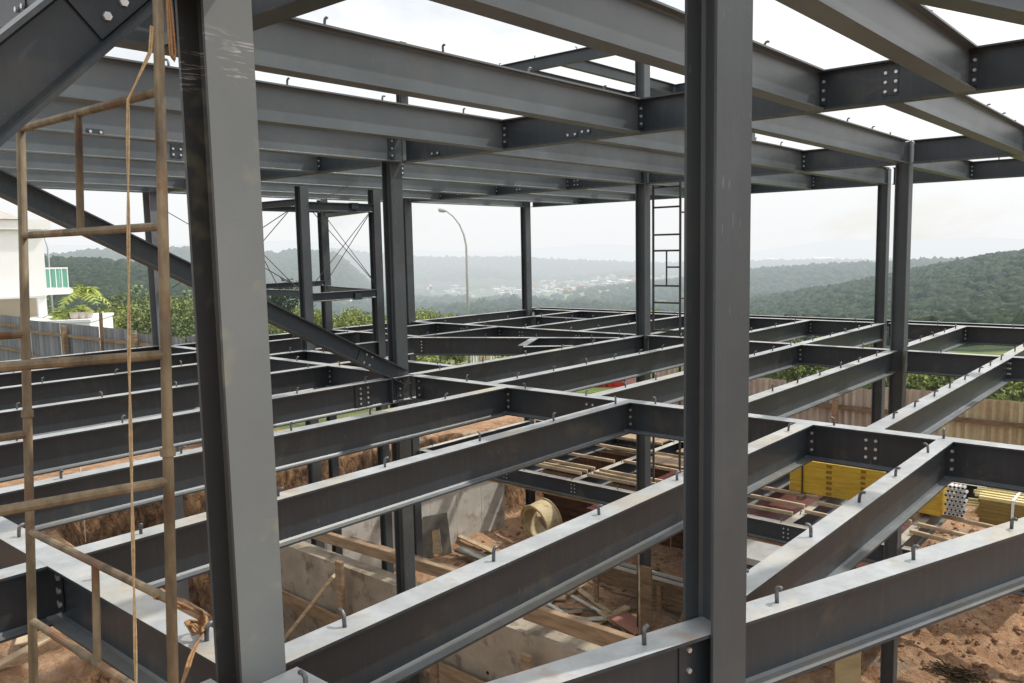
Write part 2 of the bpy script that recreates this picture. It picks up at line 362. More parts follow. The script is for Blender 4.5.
def plate(name,par,c,u,v,n,wu,wv,th,nu,nv,su,sv,mats=None,r=.013):
    """flat connection plate with its bolt heads"""
    mb=MB(); c=Vector(c);u=Vector(u);v=Vector(v);n=Vector(n)
    a=c-v*wv/2+n*th/2; b=c+v*wv/2+n*th/2
    mb.bar(a,b,wu,th,up=n); boltgrid(mb,c+n*th,u,v,n,nu,nv,su,sv,r)
    return mb.build(name,mats or BM,par)
def xjoist(x0,x1,y,zt,gx0=True,gx1=True,name='joist',d=.31,w=.14,step=.9,off=.35,hk=True,mat='steel',plates=True,maxd=19):
    """joist along x between two girder centre lines; gx0/gx1 True when it is framed into a girder web"""
    mb=MB(); g=.076
    a=x0+(g if gx0 else 0); b=x1-(g if gx1 else 0)
    mb.ibeam((a,y,zt),(b,y,zt),d,w)
    if gx0: mb.box((x0+.012,y-.0045,zt-d+.03),(a,y+.0045,zt-.03))
    if gx1: mb.box((b,y-.0045,zt-d+.03),(x1-.012,y+.0045,zt-.03))
    o=mb.build(name,M[mat],frame)
    if plates:
        hgt=min(.22,d-.07)
        if gx1: # end plate against the near face of the girder web, both sides of the joist web
            plate('end_plate',o,(x1-.010,y,zt-d/2),(0,1,0),(0,0,1),(-1,0,0),.128,hgt,.008,2,3,.086,.07)
        if gx0: # nuts seen on the near face of the girder web
            plate('bolt_plate',o,(x0-.006,y,zt-d/2),(0,1,0),(0,0,1),(-1,0,0),.11,hgt*.9,.004,2,3,.075,.07)
    if hk: hooks_line(o,(a,y,0),(b,y,0),zt,step,off,maxd=maxd)
    return o
def ygirder(x,y0,y1,zt,d=.31,w=.15,name='girder',hk=True,step=1.0,off=.4,mat='steel',maxd=19):
    mb=MB(); mb.ibeam((x,y0,zt),(x,y1,zt),d,w); o=mb.build(name,M[mat],frame)
    if hk: hooks_line(o,(x,y0,0),(x,y1,0),zt,step,off,maxd=maxd)
    return o
def column(x,y,z0,z1,s=.2,rz=0,mat='steel_col',label=None):
    mb=MB(); c=math.cos(rz); sn=math.sin(rz)
    up=Vector((sn,-c,0))   # flange faces -y (rotated)
    p=Vector((x,y,0))+up*(s/2)
    mb.ibeam((p.x,p.y,z0),(p.x,p.y,z1),s,s,tf=.014,tw=.01,up=up)
    o=mb.build('column',M[mat],frame)
    if label: o['label']=label
    return o
hs=.1
XG=[1.575,6.9,12.35,16.47]
# columns -----
cols={}
cols['LC']=column(1.5425,2.5975,-5.7,5.9,.175,0,'steel_near','near left column with its lit face painted paler, and scuff marks')
RZ=math.atan2(-.36,1)
cols['RC']=column(2.944,1.487,-5.7,5.9,.174,RZ,'steel_col','tall dark column right of the middle, nearest the viewer')
for (x,y,zt) in ((6.79,7.68,2.87),(12.33,7.6,5.9),(12.33,3.44,2.87),(16.45,4.93,2.87),(16.3,13.47,2.87),(12.3,13.5,5.9),(-3.7,2.61,5.9),(1.575,7.6,2.87),(12.35,-1.85,2.87),(16.47,-3.2,2.87)):
    column(x,y,-5.7,zt-.006,.172 if abs(x-6.79)<.01 else .182)
column(6.85,13.75,-5.7,2.864,.24,0,'steel_pale','paler grey column behind the scaffold at the far left')
def gsplit(x,ys,zt,**k):
    """girder along y cut at the columns listed"""
    for a,b in ys: ygirder(x,a,b,zt,**k)
def rline(x): return 1.463-.359*(x-3.0)
c_=.103
# mid deck girders
gsplit(1.575,[(2.71+.003,7.6-c_),(7.6+c_,13.8)],0,step=.95,off=.25)
gsplit(1.60,[(rline(1.6)+.08,2.61-c_)],0,step=.4,off=.3)
gsplit(6.9,[(rline(6.9)+.08,7.6-c_),(7.6+c_,13.75-c_)],0,step=.9,off=.45)
gsplit(12.35,[(rline(12.35)+.08,3.43-c_),(3.43+c_,7.6-c_),(7.6+c_,13.5-c_)],0,step=1.05)
gsplit(16.47,[(-3.1,4.88-c_),(4.88+c_,13.47-c_)],0,step=1.3)
# edge beam just outside the last girder
mb=MB(); mb.ibeam((16.95,-3.2,.01),(16.95,13.6,.01),.12,.10); mb.build('edge_beam',M['steel'],frame)
mb=MB(); mb.ibeam((16.4,13.62,.01),(16.9,13.62,.01),.12,.10); mb.build('edge_beam',M['steel'],frame)
def skewed(xa,xb,zt,w=.14,d=.31,hk=True,name='skewed_girder'):
    mb=MB(); p0=Vector((xa,rline(xa),zt)); p1=Vector((xb,rline(xb),zt)); mb.ibeam(p0,p1,d,w,tf=.014,tw=.01); o=mb.build(name,M['steel'],frame)
    if hk: hooks_line(o,(p0.x,p0.y,0),(p1.x,p1.y,0),zt,.86,.34)
    return o
ud=Vector((1,-.359,0)).normalized()
o=skewed(1.45,2.938,0); o['label']='near skewed girder left of the tall dark column'
plate('end_plate',o,(2.80,rline(2.80)-.006,-.155),ud,(0,0,1),(-.338,-.941,0),.09,.24,.006,1,3,.1,.085,r=.011)
o=skewed(2.953,16.4,0); o['label']='near skewed girder right of the tall dark column'
# mid deck joists: left of LG
for y in (2.61,4.40,6.02,7.6): xjoist(-3.7,1.575 if y!=2.61 else 1.43,y,0,True,y!=2.61,off=.9)
# left bay
xjoist(1.63,6.9,2.63,0,False,True,off=.36,step=.9)
for y in (4.43,6.02,9.22,10.95,12.32): xjoist(1.575,6.9,y,0,True,True,off=random.uniform(.3,.8),step=.92)
xjoist(1.575,6.8,13.78,0,True,False,off=.5)
xjoist(1.68,6.9-.02,7.6,0,False,False,off=.8)
xjoist(3.06,6.9,1.555,0,False,True,off=.30,step=.72,w=.118)
# middle bay
for y in (2.11,3.50,4.88,6.30): xjoist(6.9,12.35-(.1 if y==3.50 else 0),y,0,True,y!=3.50,off=random.uniform(.4,.6),step=.66)
xjoist(6.92,12.35-.02,7.6,0,False,False,off=.5,step=.85)
xjoist(6.9,12.35,10.95,0,off=.5,step=1.0,mat='steel_far'); xjoist(6.9,12.35,12.70,0,off=.5,step=1.2,mat='steel_far')
xjoist(6.95,12.2,13.62,0,False,False,off=.5,step=1.2,mat='steel_far')
xjoist(6.9,7.75,9.22,0,hk=False,mat='steel_far')
for (x,a,b) in ((7.75,7.68,9.12),(7.75,9.32,10.87),(10.2,11.03,12.62),(10.2,12.78,13.54)): ygirder(x,a,b,0,w=.14,step=.8,off=.3,name='trimmer')
def freebeam(p0,p1,d=.31,w=.14,name='diagonal_girder',step=.9,hk=True,mat='steel'):
    mb=MB(); mb.ibeam(p0,p1,d,w); o=mb.build(name,M[mat],frame)
    if hk: hooks_line(o,(p0[0],p0[1],0),(p1[0],p1[1],0),p0[2],step,.4)
    return o
o=freebeam((9.98,10.86,.004),(11.74,7.70,.004),w=.15,name='diagonal_girder')
dv=Vector((11.74-9.98,7.70-10.86,0)).normalized(); nn=Vector((dv.y,-dv.x,0)); nn=nn if nn.dot(Vector((1,1,0)))<0 else -nn
plate('end_plate',o,Vector((10.05,10.73,-.15))+nn*.006,dv,(0,0,1),nn,.10,.22,.006,1,4,.05,.055)
freebeam((10.0,8.38,.004),(11.0,8.93,.004),name='trimmer',hk=False); freebeam((9.92,8.29,.002),(10.42,7.69,.002),name='trimmer',hk=False)
# right bay
for y in (2.13,3.52,6.30,9.0,10.36,11.93): xjoist(12.35,16.47,y,0,off=random.uniform(.4,.7),step=.68 if y<5 else 1.0,mat='steel_far')
xjoist(12.35,16.36,4.88,0,True,False,off=.5,step=.7,mat='steel_far')
xjoist(12.46,16.47,7.6,0,False,True,off=.5,step=1.0,mat='steel_far'); xjoist(12.4,16.2,13.47,0,False,False,off=.5,step=1.2,mat='steel_far')
ygirder(14.65,10.44,11.85,0,w=.14,step=.8,name='trimmer')
# top deck ---------------------------------------------------------
gsplit(1.60,[(1.9,2.61-c_)],ZT,w=.15,step=.9)
ygirder(2.27,2.66,4.20,ZT,w=.14,name='trimmer')
gsplit(1.575,[(2.61+c_,7.6-c_),(7.6+c_,13.8)],ZT)
gsplit(6.87,[(rline(6.87)+.09,7.6-c_),(7.6+c_,13.75-c_)],ZT,step=1.25,off=.5)
gsplit(12.35,[(-1.8,3.43-c_),(3.43+c_,7.6-c_),(7.6+c_,13.5-c_)],ZT,step=1.3,off=.5)
gsplit(16.47,[(-3.1,4.88-c_),(4.88+c_,13.47-c_)],ZT,step=1.5)
skewed(2.953,16.4,ZT); skewed(1.45,2.938,ZT)
for y in (4.28,5.97,9.22,10.95,12.6): xjoist(1.575,6.87,y,ZT,off=.6,step=1.0,mat='steel_top_lit')
xjoist(1.64,6.87,2.58,ZT,False,True,off=.7,step=.9,mat='steel_top_lit')
xjoist(1.68,6.85,7.6,ZT,False,False,off=.8,step=.9,mat='steel_top_lit')
xjoist(3.1,6.87,1.50,ZT,False,True,off=.5,step=.8,mat='steel_top_lit')
xjoist(1.575,6.8,13.65,ZT,True,False,off=.5,mat='steel_top_lit')
for y in (2.03,4.88,6.30,9.22,10.95,12.5): xjoist(6.87,12.35,y,ZT,off=.6,step=.8 if y<7 else 1.2,mat='steel_top_lit')
xjoist(6.87,12.25,3.43,ZT,True,False,off=.6,step=.8,mat='steel_top_lit')
xjoist(6.9,12.33,7.6,ZT,False,False,off=.6,mat='steel_top_lit'); xjoist(6.9,12.2,13.6,ZT,False,False,off=.6,mat='steel_top_lit')
for y in (2.13,3.52,6.30,9.0,10.36,11.93): xjoist(12.35,16.47,y,ZT,off=.5,step=1.2,mat='steel_top_lit',maxd=17)
xjoist(12.35,16.36,4.88,ZT,True,False,off=.5,mat='steel_top_lit'); xjoist(12.4,16.47,7.6,ZT,False,True,off=.5,mat='steel_top_lit'); xjoist(12.4,16.2,13.47,ZT,False,False,off=.5,mat='steel_top_lit')
# six-bolt and two-bolt groups standing free on webs seen from below
for (c,u,n,nu,nv) in (((3.3,7.594-.002,2.6),(1,0,0),(0,-1,0),2,1),((8.3,9.214,ZT-.16),(1,0,0),(0,-1,0),2,3),((6.863,3.35,ZT-.15),(0,1,0),(-1,0,0),2,3),((6.863,5.05,ZT-.24),(0,1,0),(-1,0,0),2,1),((6.863,7.0,ZT-.25),(0,1,0),(-1,0,0),2,1),((4.9,9.21,ZT-.15),(1,0,0),(0,-1,0),2,3)):
    plate('bolt_plate',frame,c,u,(0,0,1),n,.14,.2 if nv>1 else .05,.004,nu,nv,.09,.065)
# stiffener / column head plates at the middle column
for zt in (ZT,0): 
    mb=MB(); mb.box((6.79,7.49,zt-.30),(6.797,7.5,zt-.012)); 
    o=plate('bolt_plate',frame,(6.72,7.594,zt-.15),(1,0,0),(0,0,1),(0,-1,0),.11,.24,.006,1,3,.08,.085)
    plate('bolt_plate',frame,(6.893,7.42,zt-.15),(0,1,0),(0,0,1),(-1,0,0),.11,.24,.006,1,3,.08,.085)
# third level ------------------------------------------------------
freebeam((12.35,7.71,5.0),(12.35,13.38,5.0),d=.21,w=.12,name='upper_girder',hk=True)
for y in (9.35,10.55): freebeam((12.42,y,5.0),(16.4,y,5.0),d=.20,w=.11,name='upper_joist',hk=False)
freebeam((16.47,7.7,5.0),(16.47,13.2,5.0),d=.2,w=.11,name='upper_girder',hk=False)
for y in (7.6,13.3): column(16.47,y,ZT,5.2,.16)
# diagonal braces --------------------------------------------------
def brace(p0,p1,d,w,label):
    mb=MB(); mb.ibeam(p0,p1,d,w,tf=.014,tw=.01); o=mb.build('diagonal_brace',M['steel'],frame); o['label']=label; return o
s26=Vector((-.894,0,.449))
b1=brace(Vector((6.83,7.6,.065)),Vector((1.70,7.6,2.635)),.185,.14,'long diagonal brace running down to the foot of the middle column')
dd=(Vector((1.70,7.6,2.77))-Vector((6.86,7.6,.195))).normalized(); upb=Vector((-dd.z,0,dd.x)); upb=upb if upb.z>0 else -upb
q=Vector((6.2,7.593,.195))+dd*0
qq=Vector((6.83,7.6,.065))+dd*.62-upb*.092; qq.y=7.590
plate('bolt_plate',b1,qq,dd,upb,(0,-1,0),.30,.15,.006,2,2,.09,.10)
o=plate('bolt_plate',frame,(6.16,7.591,-.155),(1,0,0),(0,0,1),(0,-1,0),.26,.24,.006,2,4,.11,.06)
mb=MB(); mb.box((6.545,7.53,-.297),(6.555,7.594,-.014)); mb.build('stiffener',M['steel'],frame)
mb=MB(); mb.box((6.70,7.47,-.297),(6.71,7.594,-.014)); 
# near brace, top left
dn_=Vector((1,0,.965)).normalized(); up2=Vector((-dn_.z,0,dn_.x))
pm=Vector((.95,2.64,2.175))
b2=brace(pm-dn_*3.2,pm+dn_*1.4,.20,.16,'diagonal brace crossing the top left corner')
# splice cover plate near its head
cc=Vector((1.28,2.64,2.36))-dn_*.14; cc.y=2.633
plate('splice_plate',b2,cc+dn_*.14,dn_,up2,(0,-1,0),.42,.155,.008,5,2,.075,.078,r=.014)
# stair / lift tower posts and rods --------------------------------
TX=[(7.82,10.95),(9.27,10.95),(10.15,13.55),(7.82,13.3)]
def tpost(x,y,z1): 
    mb=MB(); p=Vector((x,y-.075,0)); mb.ibeam((p.x,p.y,-5.6),(p.x,p.y,z1),.15,.15,tf=.012,tw=.009,up=(0,-1,0)); o=mb.build('tower_post',M['steel_col'],frame); return o
for x,y in TX: tpost(x,y,2.55)
def rail(p0,p1,d=.10,w=.10): 
    mb=MB(); mb.ibeam(p0,p1,d,w,tf=.01,tw=.008); return mb.build('tower_rail',M['steel'],frame)
for z in (2.40,.98):
    rail((7.9,10.90,z-.09),(9.19,10.90,z-.09),.14); rail((7.82,11.03,z-.04),(7.82,13.22,z-.04)); rail((9.33,11.0,z-.1),(10.1,13.45,z-.1)); rail((7.9,13.4,z),(10.07,13.5,z))
mb=MB(); mb.box((8.72,10.86,2.22),(8.86,10.95,2.32)); mb.build('bracket',M['steel'],frame)
mb=MB(); mb.box((8.72,10.86,.74),(8.86,10.95,.85)); mb.build('bracket',M['steel'],frame)
def rod(p0,p1):
    mb=MB(); mb.tube([p0,p1],.0068,6); return mb.build('brace_rod',M['pipe_dark'],frame)
for a,b in (((7.88,10.9),(9.2,10.9)),((7.76,13.2),(7.76,11.1)),((9.36,11.1),(10.08,13.4)),((6.95,13.5),(7.8,11.1))):
    for z0,z1 in ((.98,2.25),(2.25,.98)): rod((*a,z0),(*b,z1))
for a,b in (((7.82,10.9,0),(6.98,10.9,1.6)),((8.9,10.9,2.7),(8.1,10.9,2.3))): rod(a,b)
# lower deck -------------------------------------------------------
gsplit(12.42,[(-1.8,3.43-c_),(3.43+c_,7.6-c_),(7.6+c_,13.5-c_)],ZL,step=1.1,off=.5,mat='steel_low')
gsplit(16.47,[(-3.1,4.88-c_),(4.88+c_,13.47-c_)],ZL,step=1.2,mat='steel_low')
for y in (9.2,5.05,6.35,7.6,10.9,2.1): xjoist(12.42+(.1 if y==7.6 else 0),16.47,y,ZL,y!=7.6,True,off=.5,step=1.0,mat='steel_low',hk=y in(5.05,9.2))
xjoist(12.5,16.4,3.43,ZL,False,True,hk=False,mat='steel_low'); xjoist(12.45,16.2,13.42,ZL,False,False,hk=True,mat='steel_low')
# ------------------------------------------------------------------ scaffolds
def pipe(mb,a,b,r=.019): mb.tube([a,b],r,10)
sc=empty('access_scaffold','rusty tubular access scaffold with rungs standing left of the near column','scaffold',(1.11,2.8,-5.4))
sc_o=Vector((1.11,2.8,-5.4))
def part(mb,name,mat,par,org):
    mb.v=[tuple(Vector(v)-org) for v in mb.v]; return mb.build(name,mat,par,smooth=False)
P1a,P1b=Vector((1.055,3.29,0)),Vector((1.22,3.44,1.98))
def p1(z): return Vector((1.107,3.333,.519)).lerp(Vector((1.194,3.413,1.596)),(z-.519)/(1.596-.519))
def p2(z): return Vector((1.124,2.306,.497)).lerp(Vector((1.212,2.385,1.582)),(z-.497)/(1.582-.497))
for fn,z1,rr in ((p1,2.02,.0160),(p2,3.6,.0155)):
    mb=MB(); mb.tube([fn(-1.2),fn(z1)],rr,12); part(mb,'pole',M['pipe'],sc,sc_o).data.polygons.foreach_set('use_smooth',[True]*14)
for za in (1.985,1.59,.495,.165,-.35,-.9,3.1,2.7):
    mb=MB(); pipe(mb,p1(za),p2(za),.0135) if za<2 else pipe(mb,p2(za),p2(za)+Vector((0,.5,0)),.0155)
    part(mb,'rung',M['pipe'],sc,sc_o)
for za,zb,f in ((1.985,1.59,.47),(.495,.165,.52)):
    mb=MB(); pipe(mb,p1(za).lerp(p2(za),f),p1(zb).lerp(p2(zb),f),.0125); part(mb,'stub_post',M['pipe'],sc,sc_o)
lz=(1.215,.845)
for z in lz:
    mb=MB(); a=p2(z); b=Vector((.799,2.527,1.211)) if z>1 else Vector((.738,2.427,.842)); pipe(mb,a,a+(b-a)*2.6,.0145); part(mb,'ledger',M['pipe'],sc,sc_o)
    mb=MB(); a=p1(z+.01); pipe(mb,a,a+(b-p2(z))*2.6,.015); part(mb,'ledger',M['pipe'],sc,sc_o)
for fn in (p1,p2):
    d_=(Vector((.77,2.48,1))-p2(1)); d_.z=0; d_*=2.6
    mb=MB(); mb.tube([fn(-1.2)+d_,fn(2.0)+d_],.0185,12); part(mb,'pole',M['pipe'],sc,sc_o)
# collars on the poles
for fn in (p1,p2):
    for z in (.93,-.1):
        mb=MB(); mb.tube([fn(z-.012),fn(z+.012)],.0215,12); part(mb,'collar',M['pipe'],sc,sc_o)
# rope hanging down the scaffold: two strands twisted
def rope(name,pts,r,mat,label,twist=11):
    P=[Vector(p) for p in pts]; dense=[]
    for i in range(len(P)-1):
        n=max(2,int((P[i+1]-P[i]).length/.005))
        for k in range(n): dense.append(P[i].lerp(P[i+1],k/n))
    dense.append(P[-1]); mb=MB()
    for ph in (0,math.pi):
        pts2=[]; acc=0
        for i,p in enumerate(dense):
            if i: acc+=(p-dense[i-1]).length
            t_=(dense[min(i+1,len(dense)-1)]-dense[max(i-1,0)]).normalized(); u=t_.orthogonal().normalized(); ref=Vector((.3,.2,.93)); u=(Vector((1,0,0))-t_*t_.x).normalized() if abs(t_.x)<.9 else u; v=t_.cross(u)
            pts2.append(p+(u*math.cos(acc*twist+ph)+v*math.sin(acc*twist+ph))*r*.75)
        mb.tube(pts2,r*.8,6)
    o=mb.build(name,mat,smooth=True); return tag(o,label,'rope')
rope('rope',[(1.20,2.35,2.15),(1.192,2.352,2.08),(1.133,2.383,1.942),(1.117,2.37,1.80),(1.06,2.33,1.2),(.991,2.274,.307),(.97,2.26,0),(.955,2.25,-.35)],.0036,M['rope'],'thin pale rope hanging straight down in front of the scaffold rungs')
rope('rope',[(1.238,2.345,2.45),(1.234,2.318,2.22),(1.229,2.306,2.07),(1.237,2.304,2.055),(1.243,2.312,2.075),(1.245,2.33,2.25),(1.25,2.34,2.5)],.0040,M['rope_orange'],'short doubled rope end hanging from the top of the scaffold pole')
kx,ky=1.57,3.02
pts=[p2(.50)+Vector((-.02,.05,0)),(1.40,2.66,.26),(1.53,2.93,.06)]
for k in range(13):
    a=k*.9; pts.append((kx+math.cos(a)*.036*(1+.2*math.sin(k)),ky+math.sin(a)*.05,.03+.012*(k%4)))
pts+=[(1.49,2.90,.02),(1.44,2.84,.015),(1.38,2.76,.01),(1.31,2.68,-.01),(1.22,2.58,-.04)]
rope('rope',pts,.0065,M['rope_orange'],'orange rope knotted around the hook on the left girder')
# second scaffold behind the middle right column
s2=empty('scaffold_tower','dark slender scaffold frame with rungs standing between the far columns','scaffold',(13.0,7.5,-2.8))
s2o=Vector((13.0,7.5,-2.8))
for (x,y,z0,z1) in ((13,7.80,-2.8,2.7),(13,7.26,-2.8,3.3),(13.25,7.2,-2.8,3.3)):
    mb=MB(); mb.tube([(x,y,z0),(x,y,z1)],.022,8); part(mb,'pole',M['pipe_dark'],s2,s2o)
for z in (2.55,2.2,1.72,1.44,.82,.52,.02,-.6,-1.2):
    mb=MB(); mb.tube([(13,7.26,z),(13,7.80,z)],.017,8); part(mb,'rung',M['pipe_dark'],s2,s2o)
mb=MB(); mb.tube([(13,7.53,1.44),(13,7.53,.83)],.015,8); part(mb,'stub_post',M['pipe_dark'],s2,s2o)
mb=MB(); mb.tube([(13,7.53,1.15),(13,7.26,1.15)],.015,8); part(mb,'rung',M['pipe_dark'],s2,s2o)
for z in (2.1,.6,-.2): 
    mb=MB(); mb.tube([(13,7.26,z),(13.25,7.2,z)],.015,8); part(mb,'rung',M['pipe_dark'],s2,s2o)
# ------------------------------------------------------------------ terrain
def az_px(px): return YA-math.atan((px-512)/F)
def interp(T,x):
    if x<=T[0][0]: return T[0][1]
    for (a,b),(c,d) in zip(T,T[1:]):
        if x<=c: return b+(d-b)*(x-a)/(c-a)
    return T[-1][1]
def yh(px): return 250.2-.0197*(px-512)
BASE=[(0,-2.4),(14,-2.5),(30,-3.9),(45,-4.8),(70,-8),(100,-11),(200,-22),(500,-44),(1000,-68),(1500,-90),(2200,-78),(2800,-90),(3500,-80),(6000,-150),(16000,-150)]
R1=[(560,412),(700,324),(751,311),(823,297),(873,287),(917,277),(948,270),(990,262),(1024,258),(1150,236),(1400,215)]   # near right hill crest (picture rows)
R2=[(380,330),(600,292),(700,280),(754,273),(873,266),(1000,262),(1300,255)]
RM=[(-400,240),(0,252),(48,257),(92,251),(140,254),(178,247),(230,250),(265,254),(300,252),(340,253),(370,256),(415,260),(520,261),(560,263),(640,265),(700,264),(760,264),(1200,262)]
RN=[(-400,268),(0,272),(100,270),(180,276),(230,296),(300,330)]
RL=[(-400,244),(0,256),(48,261),(92,254),(140,258),(178,252),(230,255),(265,258),(300,256),(340,257),(370,260),(420,264),(480,270)]
RF=[(-400,250),(200,244),(300,240),(420,250),(500,252),(545,248),(590,244),(640,246),(700,251),(755,251),(790,246),(823,241),(850,239),(900,241),(980,237),(1024,240),(1400,232)]
def px_az(a):
    d=YA-a
    d=max(-1.2,min(1.2,d)); return 512+F*math.tan(d)
def crest(T,px,r): return 1.5+r*(yh(px)-interp(T,px))/F*1.0
def far_z(x,y):
    r=math.hypot(x,y); a=math.atan2(y,x); px=px_az(a)
    k=math.cos(YA-a)            # depth per metre of range
    z=interp(BASE,r)
    z+=nz(x*.004,y*.004,3)*min(18,r*.02)+nz(x*.02,y*.02,5)*min(4,r*.01)
    def ridge(T,r0,wi,wo,j=0):
        c=1.5+r0*k*(yh(px)-interp(T,px))/F
        t_=(r-r0)/(wi if r<r0 else wo)
        return c,math.exp(-t_*t_)
    for T,r0,wi,wo,am in ((RN,430,230,260,4),(RL,1500,420,500,9),(R1,520,300,260,1.2),(R2,1250,380,500,2),(RM,2750,380,1100,9),(RF,9000,2600,3000,16)):
        c,g=ridge(T,r0,wi,wo)
        if T is R1 and px<560: continue
        if T is RL:
            if px>400: continue
            g*=sst(400,330,px)
        if T is RN:
            if px>290: continue
            g*=sst(290,225,px)
        if T is R1: g*=sst(560,720,px)
        c+=nz(x*.01 if r0<2000 else x*.0015,y*.01 if r0<2000 else y*.0015,9)*am
        z=z+(max(c,z)-z)*g
    return z
def near_z(x,y):
    r=math.hypot(x,y)
    z=interp(BASE,r)+nz(x*.3,y*.3)*.12
    if x>18: z=lerp(z,-4.9,sst(14,8,y)*sst(17,20,x)*sst(70,30,r))
    # excavation
    ye=14.25+.35*nz(x*.9,0,1)+.12*nz(x*4,0,2)+ (.35 if x<12 else 0)
    xe=17.6+.5*nz(0,y*.5,4)
    inside=sst(ye+.45,ye-.35,y)
    pit=-5.5+.10*nz(x*.9,y*.9,7)+.05*nz(x*3,y*3,8)
    if x>xe-1: pit=lerp(pit,-4.95+.22*nz(x*.8,y*.8,2),sst(xe-1,xe+3,x))
    sh=sst(6.6,5.0,x)*sst(8.6,9.6,y)
    pit=lerp(pit,-3.0+.16*nz(x*1.3,y*1.3,5)+.05*nz(x*5,y*5,6),sh)
    pit=lerp(pit,-2.9,sst(-1.5,-3.5,x))
    pit+=.10*abs(nz(x*1.7,y*1.7,12))
    if x>13 and y<9: pit+=(.30*nz(x*.9,y*.9,21)+.16*nz(x*2.0,y*2.4,22)+.10*abs(nz(x*4.5,y*3.5,23))+.04*nz(x*11,y*9,24))*sst(13,15,x)
    z=lerp(z,pit,inside*sst(30,24,x)) if x<30 else z
    # rough face of the cut
    e=inside*(1-inside)*4
    z+=e*(.55*nz(x*2.2,y*2.0,31)+.45*nz(x*5,y*4,32)+.2*nz(x*11,y*8,33))
    if z>-2.6 and y<16: pass
    g=max(sst(18.5,21,y)*sst(8,14,x+y*.2),sst(24.2,25.5,x),sst(24,27,y))
    return z,g
def ground_z(x,y):
    r=math.hypot(x,y); z,g=near_z(x,y); f=sst(45,70,r)
    return lerp(z,far_z(x,y),f)
def axis(lo,hi,segs):
    out=[]; 
    for a,b,s in segs:
        n=max(1,round((b-a)/s)); out+=[a+(b-a)*i/n for i in range(n)]
    out.append(segs[-1][1]); return out
xs=axis(0,0,[(-90,-20,7),(-20,-4,1.6),(-4,1,.4),(1,20,.14),(20,30,.25),(30,50,1.0),(50,100,3.2)])
ys=axis(0,0,[(-90,-20,7),(-20,-2,1.5),(-2,2,.4),(2,9,.2),(9,13.4,.14),(13.4,15.6,.075),(15.6,24,.25),(24,50,.9),(50,100,3.2)])
mb=MB(); gl=[]
for y in ys:
    for x in xs:
        r=math.hypot(x,y); z,g=near_z(x,y); f=sst(45,70,r)
        if f>0: z=lerp(z,far_z(x,y),f)
        mb.v.append((x,y,z)); gl.append(g)
nx=len(xs)
for j in range(len(ys)-1):
    for i in range(nx-1): mb.f.append((j*nx+i,j*nx+i+1,(j+1)*nx+i+1,(j+1)*nx+i)); mb.m.append(0)
go=mb.build('ground',M['ground'],smooth=True); tag(go,kind='structure')
at=go.data.attributes.new('grass','FLOAT','POINT'); at.data.foreach_set('value',gl)
# far hills, polar sheet out to the horizon
mb=MB(); rs=[80*(14000/80)**(i/210) for i in range(211)]; na=560; a0,a1=R_(-25),R_(115)
for r in rs:
    for k in range(na+1):
        a=a0+(a1-a0)*k/na; x,y=r*math.cos(a),r*math.sin(a); z=far_z(x,y)
        if r<100: z-=.6*(100-r)/20
        mb.v.append((x,y,z))
for i in range(len(rs)-1):
    for k in range(na): b=i*(na+1)+k; mb.f.append((b,b+na+1,b+na+2,b+1)); mb.m.append(0)
ho=mb.build('hills',M['hills'],smooth=True); tag(ho,kind='structure')
# pale fields lying on the valley side
mb=MB()
def patch(px,r,w,d):
    a=az_px(px); c=Vector((math.cos(a),math.sin(a),0)); s_=Vector((-c.y,c.x,0)); n=14
    for i in range(n):
        for j in range(6):
            vs=[]
            for (u,v) in ((i,j),(i+1,j),(i+1,j+1),(i,j+1)):
                uu=(u/n-.5)*w*(1-.5*abs(v/6-.5)); p=c*(r+(v/6-.5)*d)+s_*uu
                vs.append((p.x,p.y,far_z(p.x,p.y)+2.2))
            mb.add(vs,[(0,1,2,3)])
patch(590,1330,210,260); patch(665,1650,120,120)
f_=mb.build('field',M['field']); tag(f_,kind='structure')
# ------------------------------------------------------------------ vegetation
def ico(sub):
    import bmesh
    bm=bmesh.new(); bmesh.ops.create_icosphere(bm,subdivisions=sub,radius=1); bm.verts.ensure_lookup_table()
    v=[tuple(q.co) for q in bm.verts]; f=[tuple(x.index for x in q.verts) for q in bm.faces]; bm.free(); return v,f
import numpy as np
rnd=random.Random(5)
V2,F2c=ico(2); V1,F1c=ico(1)
def templates(V,k):
    out=[]
    for q in range(k):
        o=q*13.7; out.append(np.array([[c*(1+.55*nz(v[0]*1.9+o,v[1]*1.9,v[2]*1.9)+.28*nz(v[0]*4+o,v[1]*4,v[2]*4)+rnd.uniform(-.05,.05)) for c in v] for v in V]))
    return out
T2=templates(V2,14); T1=templates(V1,14)
VV=[];FF=[];off=0
def crown(x,y,z,r,hi):
    global off
    T=T2 if hi else T1; v=rnd.choice(T); a=rnd.uniform(0,6.28); c,s_=math.cos(a)*r,math.sin(a)*r
    w_=np.empty_like(v); w_[:,0]=x+v[:,0]*c-v[:,1]*s_; w_[:,1]=y+v[:,0]*s_+v[:,1]*c; w_[:,2]=z+v[:,2]*r*rnd.uniform(.75,1.05)
    VV.append(w_); FF.append(np.array(F2c if hi else F1c)+off); off+=len(v)
def scatter(n,a0,a1,r0,r1,s0,s1,keep=None):
    for i in range(n):
        a=rnd.uniform(a0,a1); r=math.sqrt(rnd.uniform(r0*r0,r1*r1)); x,y=r*math.cos(a),r*math.sin(a)
        s=rnd.uniform(s0,s1); crown(x,y,far_z(x,y)+s*.35,s,r<600)
scatter(7500,az_px(1200),az_px(700),130,640,1.7,3.6)
scatter(3800,az_px(760),az_px(-120),140,560,1.6,3.4)
scatter(2600,az_px(290),az_px(-120),240,560,2.0,4.2)
scatter(3000,az_px(700),az_px(-100),560,1350,3.5,6.5)
